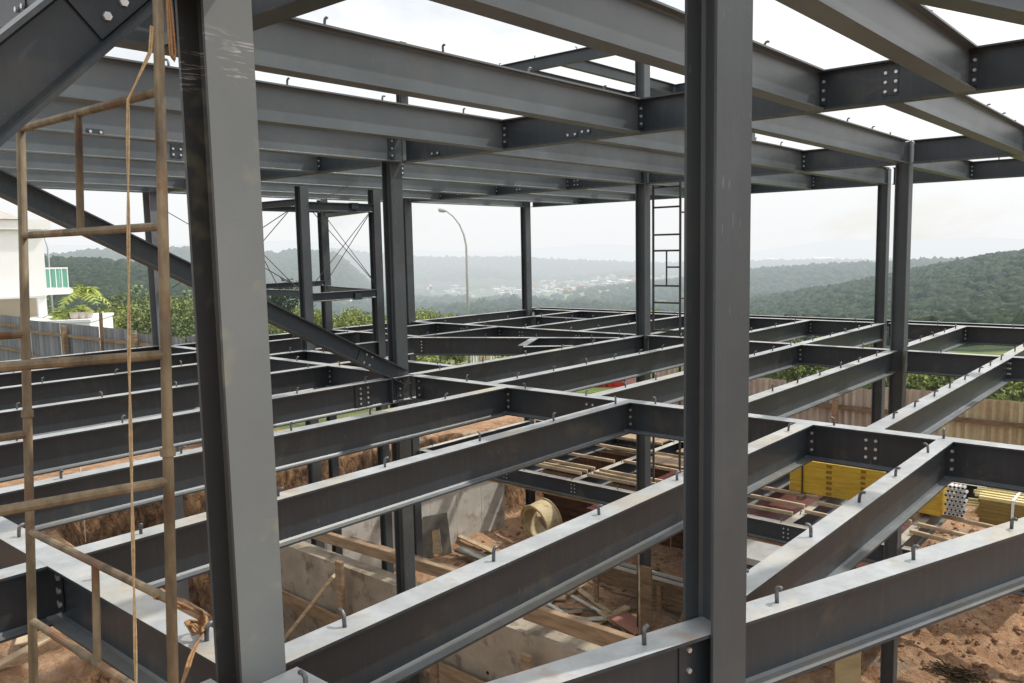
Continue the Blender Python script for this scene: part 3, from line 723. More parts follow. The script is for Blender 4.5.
scatter(2600,az_px(470),az_px(-60),1100,1600,5,9)
scatter(1500,az_px(1050),az_px(700),900,1350,4,7)
scatter(3200,az_px(900),az_px(330),2120,2760,7,12)
class FM: pass
def fbuild(name,mat):
    v=np.concatenate(VV); f=np.concatenate(FF); me=bpy.data.meshes.new(name)
    me.vertices.add(len(v)); me.vertices.foreach_set('co',v.ravel().astype('f')); me.loops.add(f.size); me.loops.foreach_set('vertex_index',f.ravel().astype('i'))
    me.polygons.add(len(f)); me.polygons.foreach_set('loop_start',np.arange(0,f.size,3,dtype='i')); me.polygons.foreach_set('use_smooth',np.ones(len(f),dtype=bool))
    me.materials.append(mat); me.update(calc_edges=True); me.validate(); o=bpy.data.objects.new(name,me); COL.objects.link(o); return o
fo=fbuild('forest',M['forest']); tag(fo,'dark green woodland covering the hillsides beyond the site','forest',kind='stuff')
def leafcloud(name,mat,n,rx,rz,ls,seed,par,zc,lob=7,hollow=.45):
    rr=random.Random(seed); mb=MB(); cs=[]
    for k in range(lob):
        a=rr.uniform(0,6.28); q=rr.uniform(.15,.75); cs.append((math.cos(a)*rx*q,math.sin(a)*rx*q,zc+rr.uniform(-.6,.75)*rz,rr.uniform(.30,.55)))
    for i in range(n):
        c=rr.choice(cs); u=rr.uniform(-1,1); a=rr.uniform(0,6.28); s_=math.sqrt(1-u*u); k=rr.uniform(hollow,1.05)**.6*c[3]
        p=Vector((c[0]+s_*math.cos(a)*rx*k,c[1]+s_*math.sin(a)*rx*k,c[2]+u*rz*k))
        d=Vector((rr.gauss(0,1),rr.gauss(0,1),rr.gauss(0,.7)+.2)).normalized(); e=d.orthogonal().normalized()
        e.rotate(__import__('mathutils').Quaternion(d,rr.uniform(0,6.28))); l=ls*rr.uniform(.6,1.4)
        mb.add([p,p+d*l*.5+e*l*.32,p+d*l,p+d*l*.5-e*l*.32],[(0,1,2,3)])
    return mb.build(name,mat,par)
def make_tree(label,leaf,h,rx,seed,n=1500,ls=.35,group=None,name='tree',cat='tree'):
    t_=empty(name,label,cat,group=group); rr=random.Random(seed); mb=MB()
    mb.tube([(0,0,-.6),(.03*h*.3,0,h*.25),(.02*h,.02*h,h*.55),(0,0,h*.85)],[h*.03,h*.024,h*.016,h*.006],8)
    for k in range(7):
        a=rr.uniform(0,6.28); z=h*rr.uniform(.3,.6); mb.tube([(0,0,z),(math.cos(a)*rx*.4,math.sin(a)*rx*.4,z+h*.14),(math.cos(a)*rx*.75,math.sin(a)*rx*.75,z+h*.22)],[h*.012,h*.008,h*.004],5)
    mb.build('trunk',M['bark'],t_); leafcloud('crown',leaf,n,rx,h*.42,ls,seed,t_,h*.6,lob=9)
    return t_
def put(o,x,y,s=1,rz=0,z=None,label=None,dz=0):
    o.location=(x,y,(ground_z(x,y) if z is None else z)+dz); o.scale=(s,s,s); o.rotation_euler=(0,0,rz)
    if label: o['label']=label
def at_px(px,D):
    """point on the ground plan D metres in depth along the sight line of the site plan"""
    a=az_px(px); r=D/math.cos(YA-a); return r*math.cos(a),r*math.sin(a)
TR=[make_tree('t',M['leaf_y'],5,2.4,1,3400,.20,'yellow green trees beyond the site edge'),
    make_tree('t',M['leaf_m'],6,2.8,2,3800,.23,'mid green trees beyond the site edge'),
    make_tree('t',M['leaf_d'],7,3.0,3,4000,.25,'dark green trees beyond the site edge')]
LB={0:'light yellow green bushy tree growing beyond the back edge of the site',1:'mid green leafy tree growing beyond the edge of the site',2:'dark green dense tree growing beyond the edge of the site'}
tl=[]
rt_=random.Random(8)
for px,D,k,s in ((108,46,0,.9),(125,40,0,.8),(140,44,0,.8),(112,38,0,.6),(160,39,1,.7),(178,42,0,.85),(148,52,1,1.05),(165,44,0,.85),(185,50,1,.85),(205,60,1,1.0),(95,66,1,.75),(135,66,1,.9),(172,70,1,1.1),(70,75,1,.8),(30,80,1,1.2),(118,58,0,.9),
      (280,58,2,.78),(292,44,0,.62),(312,46,0,.68),(338,43,0,.60),(352,48,1,.58),(365,45,0,.64),(392,47,1,.55),(270,47,1,.62),(325,56,1,.7),(302,52,0,.7),(378,54,0,.66),
      (425,47,0,.68),(440,49,0,.66),(455,46,0,.56),(472,55,1,.42),(410,52,1,.55),(640,62,0,.66),(662,58,0,.76),(610,66,1,.45),(690,60,1,.5),
      (700,50,1,.42),(765,56,2,.36),(790,60,1,.42),(828,58,0,.56),(850,60,1,.50),(868,56,1,.36),(745,43,2,.36),(720,42,0,.40)):
    x,y=at_px(px,D); tl.append((x,y,k,s))
used=set()
for x,y,k,s in tl:
    o=TR[k] if k not in used else copy_obj(TR[k]); used.add(k)
    put(o,x,y,s*rt_.uniform(.92,1.08),rt_.uniform(0,6.28),label=LB[k]); o['group']=('yellow green','mid green','dark green')[k]+' trees beyond the site edge'
# low shrubs close behind the excavation
SH=empty('shrub','low leafy shrub growing on the grass behind the excavation','shrub',group='shrubs behind the excavation'); leafcloud('foliage',M['leaf_y'],900,.9,.6,.16,21,SH,.45,lob=6)
mb=MB(); 
for k in range(5): a=k*1.25; mb.tube([(0,0,-.1),(math.cos(a)*.35,math.sin(a)*.35,.6)],[.02,.008],5)
mb.build('stem',M['bark'],SH)
first=True
for px,D,s in ((118,34,1.3),(100,33,.8),(135,36,1.2),(155,34,1),(180,36,1.3),(420,40,1.1),(432,38,.9),(450,42,1.2),(500,40,.9),(300,36,1.2),(320,38,1.3),(345,37,1.1),(362,38,1.2),(280,37,1.3),(385,40,1.2),
               (755,37,1.4),(775,38,1.2),(800,36,1.5),(830,35,1.3),(860,36,1.4),(915,34,1.5),(940,33,1.3),(965,33,1.5),(990,32,1.4),(1015,31,1.5),(1040,31,1.5),(735,39,1.4),(890,35,1.3)):
    x,y=at_px(px,D); o=SH if first else copy_obj(SH); first=False
    put(o,x,y,s,rt_.uniform(0,6.28))
    if px>700: o['label']='low leafy shrub growing behind the tan sheet fence'; o['group']='shrubs behind the tan fence'
# ------------------------------------------------------------------ distant town
rh=random.Random(77)
def house_mesh(w,d,h,rf,roofmat,wallmat):
    mb=MB(); x,y=w/2,d/2
    mb.box((-x,-y,-6),(x,y,h),0)
    if rf: # hipped roof
        e=.6; mb.add([(-x-e,-y-e,h),(x+e,-y-e,h),(x+e,y+e,h),(-x-e,y+e,h),(-x*.45,0,h+rf),(x*.45,0,h+rf)],[(0,1,5,4),(1,2,5),(2,3,4,5),(3,0,4)],1)
    else: mb.box((-x-.2,-y-.2,h+.01),(x+.2,y+.2,h+.7),1)
    for s_ in (-1,1):
        for k in range(3):
            for l in range(max(1,int(h//3))):
                cx=(k-1)*w*.3; mb.box((cx-.8,s_*(y+.04)-.03,1+l*3),(cx+.8,s_*(y+.04)+.03,2.3+l*3),2)
                cy=(k-1)*d*.3; mb.box((s_*(x+.04)-.03,cy-.7,1+l*3),(s_*(x+.04)+.03,cy+.7,2.3+l*3),2)
    o=mb.build('house',[M[wallmat],M[roofmat],M['housewin']]); me=o.data; bpy.data.objects.remove(o); return me
HM=[house_mesh(15,11,6.5,2.6,'houseroof','housewhite'),house_mesh(13,12,6,0,'housewhite','housewhite'),house_mesh(18,12,7,2.4,'houseroofg','housewhite'),house_mesh(12,10,9,0,'houseroofg','housewhite'),house_mesh(14,11,6,2.6,'houseroof','housecream'),house_mesh(22,13,7,0,'housewhite','housewhite')]
def town(n,p0,p1,r0,r1,dens=None,sc=1.0):
    for i in range(n):
        px=rh.uniform(p0,p1); r=rh.uniform(r0,r1)
        if dens and rh.random()>dens(px,r): continue
        a=az_px(px); x,y=r*math.cos(a),r*math.sin(a)
        o=bpy.data.objects.new('house',rh.choice(HM)); COL.objects.link(o); s=sc*rh.uniform(.75,1.2); o.scale=(s,s,s)
        o.location=(x,y,far_z(x,y)+.5); o.rotation_euler=(0,0,rh.uniform(0,3.14))
        tag(o,'small white house in the hazy town on the valley slope','house','houses of the distant valley town')
def dens(px,r):
    d=.9
    if 420<px<540: d=.9 if 1650<r<1900 else .12
    if 560<px<620 and r<1450: d=.0
    return d*(.55+.9*nz(px*.03,r*.004,2)+.3)
town(400,540,760,1450,2150,dens,.85); town(40,412,540,1660,1880,None,.85); town(26,255,420,1020,1120,None,.6); town(25,700,760,1500,2100,None,.9)
for px,r,w_ in ((823,4200,90),(872,4300,110),(884,4500,60),(842,4400,45),(770,4100,40),(795,4300,40)):
    mb=MB(); mb.box((-w_/2,-20,-25),(w_/2,20,15)); mb.add([(-w_/2,-20,15.01),(w_/2,-20,15.01),(w_/2,0,20),(-w_/2,0,20),(w_/2,20,15.01),(-w_/2,20,15.01)],[(0,1,2,3),(3,2,4,5)],1)
    o=mb.build('warehouse',[M['housewhite'],M['housewhite']]); a=az_px(px); x,y=r*math.cos(a),r*math.sin(a); o.location=(x,y,far_z(x,y)+8); o.rotation_euler=(0,0,YA-R_(90))
    tag(o,'long white industrial shed in the far haze','warehouse','industrial sheds in the far haze')
# ------------------------------------------------------------------ street lamp
def gpx(px,D,z): x,y=at_px(px,D); return Vector((x,y,z))
lb=gpx(468.5,41,-4.15); L=empty('street_lamp','tall thin curved street lamp standing behind the site','street lamp',tuple(lb))
right=Vector((math.sin(YA),-math.cos(YA),0))
mb=MB(); pts=[Vector((0,0,-.3)),Vector((0,0,5.2)),Vector((0,0,5.9)),right*-.10+Z*6.45,right*-.30+Z*6.95,right*-.6+Z*7.35,right*-.95+Z*7.62]
mb.tube(pts,[.075,.06,.055,.05,.045,.04,.035],8); mb.build('pole',M['lamp'],L,smooth=True)
mb=MB(); a=right*-.93+Z*7.62; b=right*-1.33+Z*7.68; mb.tube([a,a.lerp(b,.3),a.lerp(b,.8),b],[.05,.10,.11,.04],8); mb.build('lamp_head',M['lamp'],L,smooth=True)
# ------------------------------------------------------------------ fences
def corr(mb,a,b,z0,z1,pitch=.18,amp=.025,mi=0,jit=0):
    a=Vector(a);b=Vector(b);L_=(b-a).length;d=(b-a)/L_;n=Vector((-d.y,d.x,0)); N=int(L_/pitch*6); vs=[];fs=[]
    for i in range(N+1):
        s=L_*i/N; k=i%6; o=amp*(1,1,.2,-1,-1,-.2)[k]; p=a+d*s+n*o
        vs+= [(p.x,p.y,z0),(p.x,p.y,z1)]
    for i in range(N): fs.append((2*i,2*i+2,2*i+3,2*i+1))
    mb.add(vs,fs,mi)
# left, grey sheets
fx=10.6
F1=empty('site_fence','grey corrugated sheet fence with brown timber rails below the white house','fence',(fx,28,-2.6)); F1o=Vector((fx,28,-2.6))
y=44.0
rf=random.Random(3); zt=-.42
while y>18.5:
    wd=rf.uniform(2.3,3.4); mb=MB(); z1=zt+rf.uniform(-.05,.05)-(.10 if y<31 else 0)
    corr(mb,(fx,y,0),(fx+rf.uniform(-.03,.03),max(18.2,y-wd+.05),0),-3.4,z1,.22,.03); part(mb,'sheet',M['corr_grey'],F1,F1o); y-=wd
for z in (-.75,-1.6):
    mb=MB(); mb.bar((fx-.09,44,z+.05),(fx-.09,30.2,z),.04,.09); mb.bar((fx-.09,30.1,z-.12),(fx-.09,18.3,z-.08),.04,.09); part(mb,'rail',M['wood'],F1,F1o)
for y_ in (41,34.4,27.2,22.5,19):
    mb=MB(); mb.box((fx-.22,y_-.09,-3.4),(fx-.12,y_+.09,-.55)); part(mb,'post',M['wood'],F1,F1o)
mb=MB(); mb.bar((fx-.2,24.6,-3.3),(fx-.25,24.3,-.05),.06,.08,up=(1,0,0)); part(mb,'post',M['wood_dark'],F1,F1o)
# right, tan sheets
FX=24.0
F2=empty('site_fence','tan brown sheet fence with timber rail on the downhill side of the pit','fence',(FX,4,-4.9)); F2o=Vector((FX,4,-4.9))
y=14.5
while y>-14:
    wd=rf.uniform(1.6,2.6); mb=MB(); z1=-2.52+rf.uniform(-.06,.06)
    corr(mb,(FX,y,0),(FX+rf.uniform(-.04,.04),y-wd+.04,0),-5.3,z1,.20,.035)
    part(mb,'sheet',M['corr_yellow' if y<6.2 else 'corr_tan'],F2,F2o); y-=wd
mb=MB(); mb.bar((FX-.1,14.4,-3.15),(FX-.1,-13.5,-3.12),.05,.13); part(mb,'rail',M['wood_dark'],F2,F2o)
mb=MB(); mb.bar((FX-.1,14.4,-4.3),(FX-.1,-13.5,-4.3),.05,.13); part(mb,'rail',M['wood_dark'],F2,F2o)
for y_ in (3.4,8.3,12.4,-1.5,-6):
    mb=MB(); mb.box((FX-.26,y_-.07,-5.4),(FX-.14,y_+.07,-2.35)); part(mb,'post',M['wood'],F2,F2o)
# white picket fence far back on the grass
F3=empty('picket_fence','short white picket fence standing on the grass behind the site','fence',tuple(gpx(505,44,-4.6))); 
for k in range(26):
    mb=MB(); mb.box((-.05,-.02,0),(.05,.02,.85)); o=mb.build('picket',M['trim'],F3); o.location=right*((k-13)*.155)
mb=MB(); mb.bar(right*-2.1+Z*.6,right*2.0+Z*.6,.03,.06); mb.build('rail',M['trim'],F3)
for px in (481,487):
    o=MB(); o.box((-.14,-.05,-.5),(.14,.05,.9)); q=o.build('gate_post',M['wood_pale']); q.location=gpx(px,40,-4.3); tag(q,'pale timber post beside the white picket fence, one of a pair','post','timber posts by the picket fence')
# ------------------------------------------------------------------ house on the left
ho_p=gpx(49,32,-.6); H=empty('white_house','white two storey house with cream recess and balcony at the left edge','house',(ho_p.x,ho_p.y,-2.6),R_(-9))
def hb(name,a,b,mat,par=None):
    mb=MB(); mb.box(a,b); return mb.build(name,M[mat],par or H)
zb=-2.6
def hz(z): return z-zb
hb('wall',(-9,0,hz(.12)),(0,7,hz(2.62)),'wall_white')
hb('fascia',(-9.3,-.18,hz(2.63)),(.25,7.2,hz(3.0)),'trim')
mb=MB(); mb.add([(-9.3,-.25,hz(3.01)),(-.55,-.25,hz(3.01)),(-4.2,3.2,hz(4.7)),(-9.3,3.2,hz(4.7)),(.2,7,hz(3.01)),(-9.3,7,hz(3.01))],[(0,1,2,3),(1,4,2),(2,4,5,3)]); mb.build('roof',M['tile_roof'],H)
hb('recess_wall',(-9,1.2,hz(-2.6)),(-.1,7,hz(.11)),'wall_cream')
hb('pillar',(-.32,.1,hz(-.7)),(-.02,.4,hz(.115)),'trim')
hb('soffit',(-9,.02,hz(.06)),(-.02,1.19,hz(.117)),'trim')
bl=hb('balcony_slab',(.01,.6,hz(.12)),(1.05,2.3,hz(.36)),'trim')
for k in range(3):
    hb('glass_pane',(.08+k*.27,.66,hz(.40)),(.33+k*.27,.68,hz(1.12)),'glass',bl)
hb('handrail',(.04,.62,hz(1.12)),(.92,.70,hz(1.18)),'trim',bl); hb('side_pane',(.88,.66,hz(.37)),(.90,2.2,hz(1.15)),'glass',bl)
for k in range(5): hb('baluster',(.04+k*.21,.62,hz(.36)),(.07+k*.21,.65,hz(1.12)),'trim',bl)
tr=empty('terrace','white terrace wall with raised planting bed beside the house','terrace',tuple(gpx(16,30,-2.52)),R_(-36))
mb=MB(); mb.box((-3,0,-.6),(2.42,3.6,1.70)); mb.build('wall',M['wall_white'],tr)
mb=MB(); mb.box((-3.1,-.05,1.702),(2.47,3.65,1.80)); mb.build('coping',M['trim'],tr)
def palm(seed,s,h,par):
    rr=random.Random(seed); mb=MB()
    for k in range(22):
        a=rr.uniform(0,6.28); L_=1.1*s*rr.uniform(.7,1.1); el=rr.uniform(.55,1.45); pts=[]
        for i in range(9):
            q=i/8; rad=L_*q*math.cos(el)*1.1; z=h+L_*math.sin(el)*q-L_*.85*q**2.2; pts.append(Vector((math.cos(a)*rad,math.sin(a)*rad,z)))
        sd=Vector((-math.sin(a),math.cos(a),0))
        for i in range(1,8):
            p=pts[i]; t_=(pts[i+1]-pts[i-1]).normalized(); l=s*.30*math.sin(math.pi*(i/8)*.9+.2)
            for sg in (-1,1): mb.add([p-t_*.02*s,p+sd*sg*l+t_*l*.6-Z*l*.2,p+t_*.05*s],[(0,1,2)])
        mb.tube(pts,.008*s,4)
    mb.build('fronds',M['palm'],par)
for i,(x,y,s,h,po) in enumerate(((1.0,1.4,.62,.05,0),(1.25,.5,.55,.0,0),(1.45,1.2,.75,.1,0),(1.6,.7,.5,.05,0),(1.82,.4,.32,.28,1),(2.05,.5,.55,.30,1),(1.95,1.5,1.25,.75,0),(2.25,.6,.32,.26,1))):
    P=empty('potted_palm' if po else 'palm_shrub','green palm in a pale round pot on the terrace edge' if po else 'yellow green palm shrub planted on the white terrace','palm',group='potted palms on the terrace' if po else 'palm shrubs on the terrace')
    wp=Matrix.Rotation(R_(-36),4,'Z')@Vector((x,y,0)); P.location=Vector(tr.location)+wp+Z*1.80
    palm(i+40,s,h,P)
    if po:
        mb=MB(); mb.tube([(0,0,0),(0,0,.05),(0,0,.22),(0,0,.26)],[.10,.14,.17,.18],12); mb.build('pot',M['terracotta'],P)
        mb=MB(); mb.tube([(0,0,.24),(0,0,h+.05)],.03,6); mb.build('stem',M['bark'],P)
# far mast behind the house
mp=gpx(53,70,-7); mb=MB(); mb.tube([(0,0,-2),(0,0,9.5),right*-.3+Z*10.6,right*-.9+Z*11.4],[.1,.07,.05,.04],6); o=mb.build('street_lamp',M['lamp'],smooth=True); o.location=mp; tag(o,'slender grey lamp post standing beyond the white house','street lamp')
# ------------------------------------------------------------------ pit: walls, timber, debris
def cwall(name,a,b,mat,label,lines=True):
    mb=MB(); mb.box(a,b); o=mb.build(name,M[mat]); tag(o,label,'wall'); return o
W1=empty('basement_wall','pale cast concrete basement wall along the back of the pit with shadow stripes','wall',(12,13.8,-5.5)); o_=Vector((12,13.8,-5.5))
for k in range(8):
    x0=8.6+k*.87; top=-3.18 if x0>12.0 else -4.15+.1*k
    mb=MB(); mb.box((x0+.004,13.72,-5.9),(x0+.866,13.95,top)); part(mb,'panel',M['concrete'],W1,o_)
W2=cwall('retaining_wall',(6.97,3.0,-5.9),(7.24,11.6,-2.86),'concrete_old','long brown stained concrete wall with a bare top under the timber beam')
# form tie holes on the long wall
rr=random.Random(9)
for i in range(22):
    y_=rr.uniform(4.6,9.3); z_=rr.uniform(-4.3,-3.1); mb=MB(); mb.tube([(6.972,y_,z_),(6.963,y_,z_)],rr.uniform(.02,.035),7); q=mb.build('tie_hole',M['blackhole'],W2)
def timber(a,b,w,h,mat='wood',label=None,name='timber_beam',cat='timber',group=None,up=(0,0,1)):
    mb=MB(); mb.bar(a,b,w,h,up=up); c=(Vector(a)+Vector(b))/2; mb.v=[tuple(Vector(v)-c) for v in mb.v]
    o=mb.build(name,M[mat]); o.location=c; bv=o.modifiers.new('b','BEVEL'); bv.width=.006; bv.segments=1
    return tag(o,label,cat,group)
timber((7.22,10.2,-2.66),(7.40,6.9,-2.68),.09,.15,'wood','long brown timber lying over the wall in front of the middle column')
timber((7.07,5.95,-2.64),(7.14,3.2,-2.66),.10,.19,'wood','heavy weathered timber lying over the concrete wall right of the first one')
timber((7.62,9.9,-2.80),(7.72,7.6,-2.80),.14,.05,'wood_dark','weathered thin board lying just behind the long brown timber')
timber((6.86,10.7,-3.62),(6.84,5.2,-3.70),.04,.20,'wood','orange brown waler board fixed across the front of the long wall')
timber((6.80,9.05,-2.7),(6.80,9.05,-5.5),.13,.06,'wood','upright board propped against the wall left of the middle column',up=(1,0,0))
timber((6.80,5.72,-3.0),(6.80,5.72,-5.5),.13,.06,'wood','upright board propped against the wall near its middle',up=(1,0,0))
timber((6.82,9.2,-2.95),(6.2,10.2,-4.4),.11,.05,'wood_pale','slanting pale prop leaning against the wall left of the middle column')
timber((6.82,5.9,-3.3),(6.0,6.9,-5.3),.12,.05,'wood','slanting brown prop leaning against the middle of the wall')
timber((6.8,4.75,-3.35),(6.8,4.75,-3.75),.09,.06,'wood_pale','short stub of timber standing at the face of the wall',up=(1,0,0))
timber((6.6,7.0,-2.9),(6.6,7.0,-5.5),.10,.06,'wood_dark','dark upright board in front of the wall beside the column foot',up=(1,0,0))
timber((12.15,7.45,-4.05),(12.15,7.45,-5.6),.24,.05,'wood_dark','tall weathered plank strapped upright to the column in the pit',up=(1,0,0))
# formwork beam with pale double top across the pit
FB=empty('beam_formwork','timber beam formwork with two pale top edges crossing the pit behind the heavy timber','formwork',(13.0,7,-5.5)); fbo=Vector((13.0,7,-5.5))
for dx in (0,.20):
    mb=MB(); mb.box((12.95+dx,4.6,-4.62),(13.0+dx,9.6,-4.57)); part(mb,'top_edge',M['concrete'],FB,fbo)
    mb=MB(); mb.box((12.95+dx,4.6,-4.98),(12.995+dx,9.6,-4.624)); part(mb,'side_board',M['wood_dark'],FB,fbo)
for y_ in (4.8,6.2,7.6,9.0):
    mb=MB(); mb.box((12.90,y_,-5.6),(12.945,y_+.08,-4.7)); part(mb,'prop',M['wood'],FB,fbo)
def gz(x,y): return near_z(x,y)[0]
# ring formwork
mb=MB()
VC,FC=ico(1); rq=random.Random(31)
for i in range(2600):
    x=rq.uniform(7.6,22.5) if i%3 else rq.uniform(12.5,22); y=rq.uniform(.5,13.6) if i%3 else rq.uniform(.2,5); k=abs(rq.gauss(0,.035))+.012; z=gz(x,y)
    mb.add([(x+v[0]*k*rq.uniform(.7,1.3),y+v[1]*k*rq.uniform(.7,1.3),z+v[2]*k*rq.uniform(.5,.9)) for v in VC],FC)
rb=mb.build('rubble',M['soilclod']); tag(rb,'scattered soil clods and stones over the pit floor','rubble',kind='stuff')
RG=empty('ring_formwork','round pale ring shaped formwork standing on edge in the pit','formwork ring',(15.22,12.22,-5.40))
RG.rotation_euler=(R_(6),R_(-10),R_(-8))
n=48; vs=[];fs=[]; ro,ri,wd=.45,.38,.42
for k in range(n):
    a=2*math.pi*k/n; c,s=math.cos(a),math.sin(a)
    for (r,yy) in ((ro,-wd/2),(ro,wd/2),(ri,wd/2),(ri,-wd/2)): vs.append((yy,r*c,r*s+ro))
for k in range(n):
    m_=(k+1)%n
    for j in range(4): fs.append((k*4+j,k*4+(j+1)%4,m_*4+(j+1)%4,m_*4+j))
mb=MB(); mb.add(vs,fs); mb.build('shell',M['ring'],RG)
mb=MB()
for sx_ in (-wd/2-.02,wd/2+.02):
    pts=[(sx_,(ro+.01)*math.cos(a),(ro+.01)*math.sin(a)+ro) for a in [2*math.pi*k/40 for k in range(41)]]
    mb.tube(pts,.022,6)
mb.build('rim',M['ring'],RG)
# board leaning on the pale wall, with opening
PB=empty('leaning_panel','grey plywood panel with a cut out leaning against the pale basement wall','panel',(12.86,13.42,-5.45)); PB.rotation_euler=(R_(-14),0,R_(-22)); PB.scale=(.84,1,.98)
mb=MB(); 
for a,b in (((-.42,0,0),(-.12,.03,.95)),((.16,0,0),(.42,.03,.95)),((-.12,0,.62),(.16,.03,.95))): mb.box(a,b)
mb.build('board',M['ply_grey'],PB); mb=MB(); mb.box((-.08,.035,.05),(.14,.05,.60)); mb.build('backing',M['wood_pale'],PB)
timber((13.1,13.0,-5.25),(13.2,12.1,-5.35),.30,.05,'ply_grey','dark sheet lying on the ground by the leaning grey panel',name='sheet',cat='sheet')
# loose planks and debris
rr=random.Random(17); n=0
PL=[]
for (x,y,ang,L_,w_,m_) in ((11.2,8.2,.9,1.2,.12,'wood_pale'),(10.9,7.9,1.3,.9,.16,'wood_dark'),(11.6,8.6,.4,1.1,.10,'wood_pale'),(10.3,8.8,1.0,1.3,.12,'wood'),(12.1,8.5,1.9,1.0,.14,'wood_pale'),(11.3,7.1,.2,1.0,.2,'wood'),(10.2,7.3,2.2,1.4,.1,'wood_pale'),(9.9,8.3,.6,1.0,.12,'wood_dark'),(13.0,9.2,1.1,1.4,.12,'wood_pale'),(13.7,12.6,1.4,2.4,.14,'wood_pale'),(14.3,12.0,.4,1.1,.12,'wood_dark'),(14.0,11.4,1.7,1.6,.12,'wood_pale'),(15.0,11.2,.9,.9,.15,'tubewhite'),(14.8,10.9,.9,.9,.10,'tubewhite'),(13.3,11.2,.2,.8,.16,'wood_pale'),(12.6,10.6,.9,.9,.14,'wood_pale'),(11.9,10.2,.1,.7,.18,'wood_dark'),
     (9.0,4.6,.6,1.1,.12,'wood_pale'),(10.1,4.4,1.2,1.3,.12,'wood'),(10.6,3.4,.3,1.4,.14,'wood_pale'),(11.0,4.9,2.0,1.0,.10,'wood_pale'),(11.8,4.1,1.6,1.0,.10,'wood'),(10.8,2.6,.8,1.2,.12,'wood_dark'),(12.6,2.3,.5,.9,.12,'wood_pale'),*[(rr.uniform(8.2,12.4),rr.uniform(4.2,9.4),rr.uniform(0,3.1),rr.uniform(.3,1.3),rr.uniform(.05,.16),rr.choice(['wood_pale','wood','wood_dark','wood_dark','ply_grey'])) for _ in range(46)],*[(rr.uniform(11.3,12.75),rr.uniform(7.6,10.6),rr.uniform(0,3.1),rr.uniform(.4,1.3),rr.uniform(.06,.18),rr.choice(['wood_pale','wood_pale','wood','concrete'])) for _ in range(30)],*[(rr.uniform(13.4,14.6),rr.uniform(7.2,10.0),rr.uniform(0,3.1),rr.uniform(.4,1.3),rr.uniform(.06,.16),rr.choice(['wood_pale','wood','wood_dark'])) for _ in range(14)],*[(rr.uniform(8.6,12.2),rr.uniform(5.2,8.8),rr.uniform(0,3.1),rr.uniform(.5,1.5),rr.uniform(.07,.18),rr.choice(['wood_pale','wood_pale','wood'])) for _ in range(24)],*[(rr.uniform(12.4,14.4),rr.uniform(10.2,12.8),rr.uniform(0,3.1),rr.uniform(.3,.9),rr.uniform(.05,.14),rr.choice(['wood_pale','wood','wood_dark'])) for _ in range(14)],(3.0,9.9,.3,1.1,.12,'wood_pale'),(3.4,10.6,1.1,.8,.16,'wood_pale'),(4.3,10.1,.2,.9,.12,'wood_pale'),(2.6,10.9,.1,.8,.2,'wood_pale')):
    z=gz(x,y)+.05; d=Vector((math.cos(ang),math.sin(ang),0))*L_/2; tlt=rr.uniform(-.05,.10)
    lab='loose plank lying on the soil of the pit' if x>5 else 'loose board lying on the brown soil below the left girder'
    timber(Vector((x,y,z))-d,Vector((x,y,z+tlt))+d,w_,.035,m_,lab,'plank','plank','loose planks on the pit floor' if x>5 else 'loose boards on the soil shelf')
timber((12.5,8.3,-5.3),(12.2,7.5,-5.28),.45,.03,'pinkish','reddish plywood sheet lying tilted on the pit floor',name='sheet',cat='sheet')
# rubble mounds
for (x,y,s) in ((11.5,9.0,.3),(12.8,11.5,.35),(13.6,10.6,.3),(10.4,6.5,.3),(18.6,2.6,.45),(13.6,2.0,.25)):
    mb=MB(); V,Fc=ico(3); o0=rr.random()*50
    mb.add([(v[0]*s*(1+.5*nz(v[0]*2+o0,v[1]*2,v[2]*2)),v[1]*s*(1+.5*nz(v[0]*2,v[1]*2+o0,1)),v[2]*s*.35*(1+.9*nz(v[0]*4+o0,v[1]*4,v[2]*4))) for v in V],Fc)
    o=mb.build('soil_mound',M['soilclod'],smooth=True); o.location=(x,y,gz(x,y)); tag(o,'low mound of loose brown soil on the floor of the pit','soil mound','soil mounds in the pit')
# brushwood heap lower right
mb=MB()
for k in range(120):
    a=rr.gauss(1.9,.5); c=Vector((rr.gauss(0,.10),rr.gauss(0,.22),abs(rr.gauss(.04,.04)))); d=Vector((math.cos(a),math.sin(a),rr.uniform(-.1,.5)))*rr.uniform(.06,.15); mb.tube([c-d,c+d],.011,4)
o=mb.build('brushwood_heap',M['black']); x,y=14.35,2.95; o.location=(x,y,gz(x,y)+.04); tag(o,'dark heap of brushwood lying on the brown soil at lower right','brushwood',kind='stuff')
mb=MB()
for k in range(60):
    a=rr.gauss(1.2,.5); c=Vector((rr.gauss(0,.25),rr.gauss(0,.35),abs(rr.gauss(.03,.03)))); d=Vector((math.cos(a),math.sin(a),.1))*.15; mb.tube([c-d,c+d],.010,4)
o=mb.build('brushwood_heap',M['ply_grey']); x,y=19.2,3.6; o.location=(x,y,gz(x,y)+.04); tag(o,'grey green heap of cut brush farther back on the soil at the right','brushwood',kind='stuff')
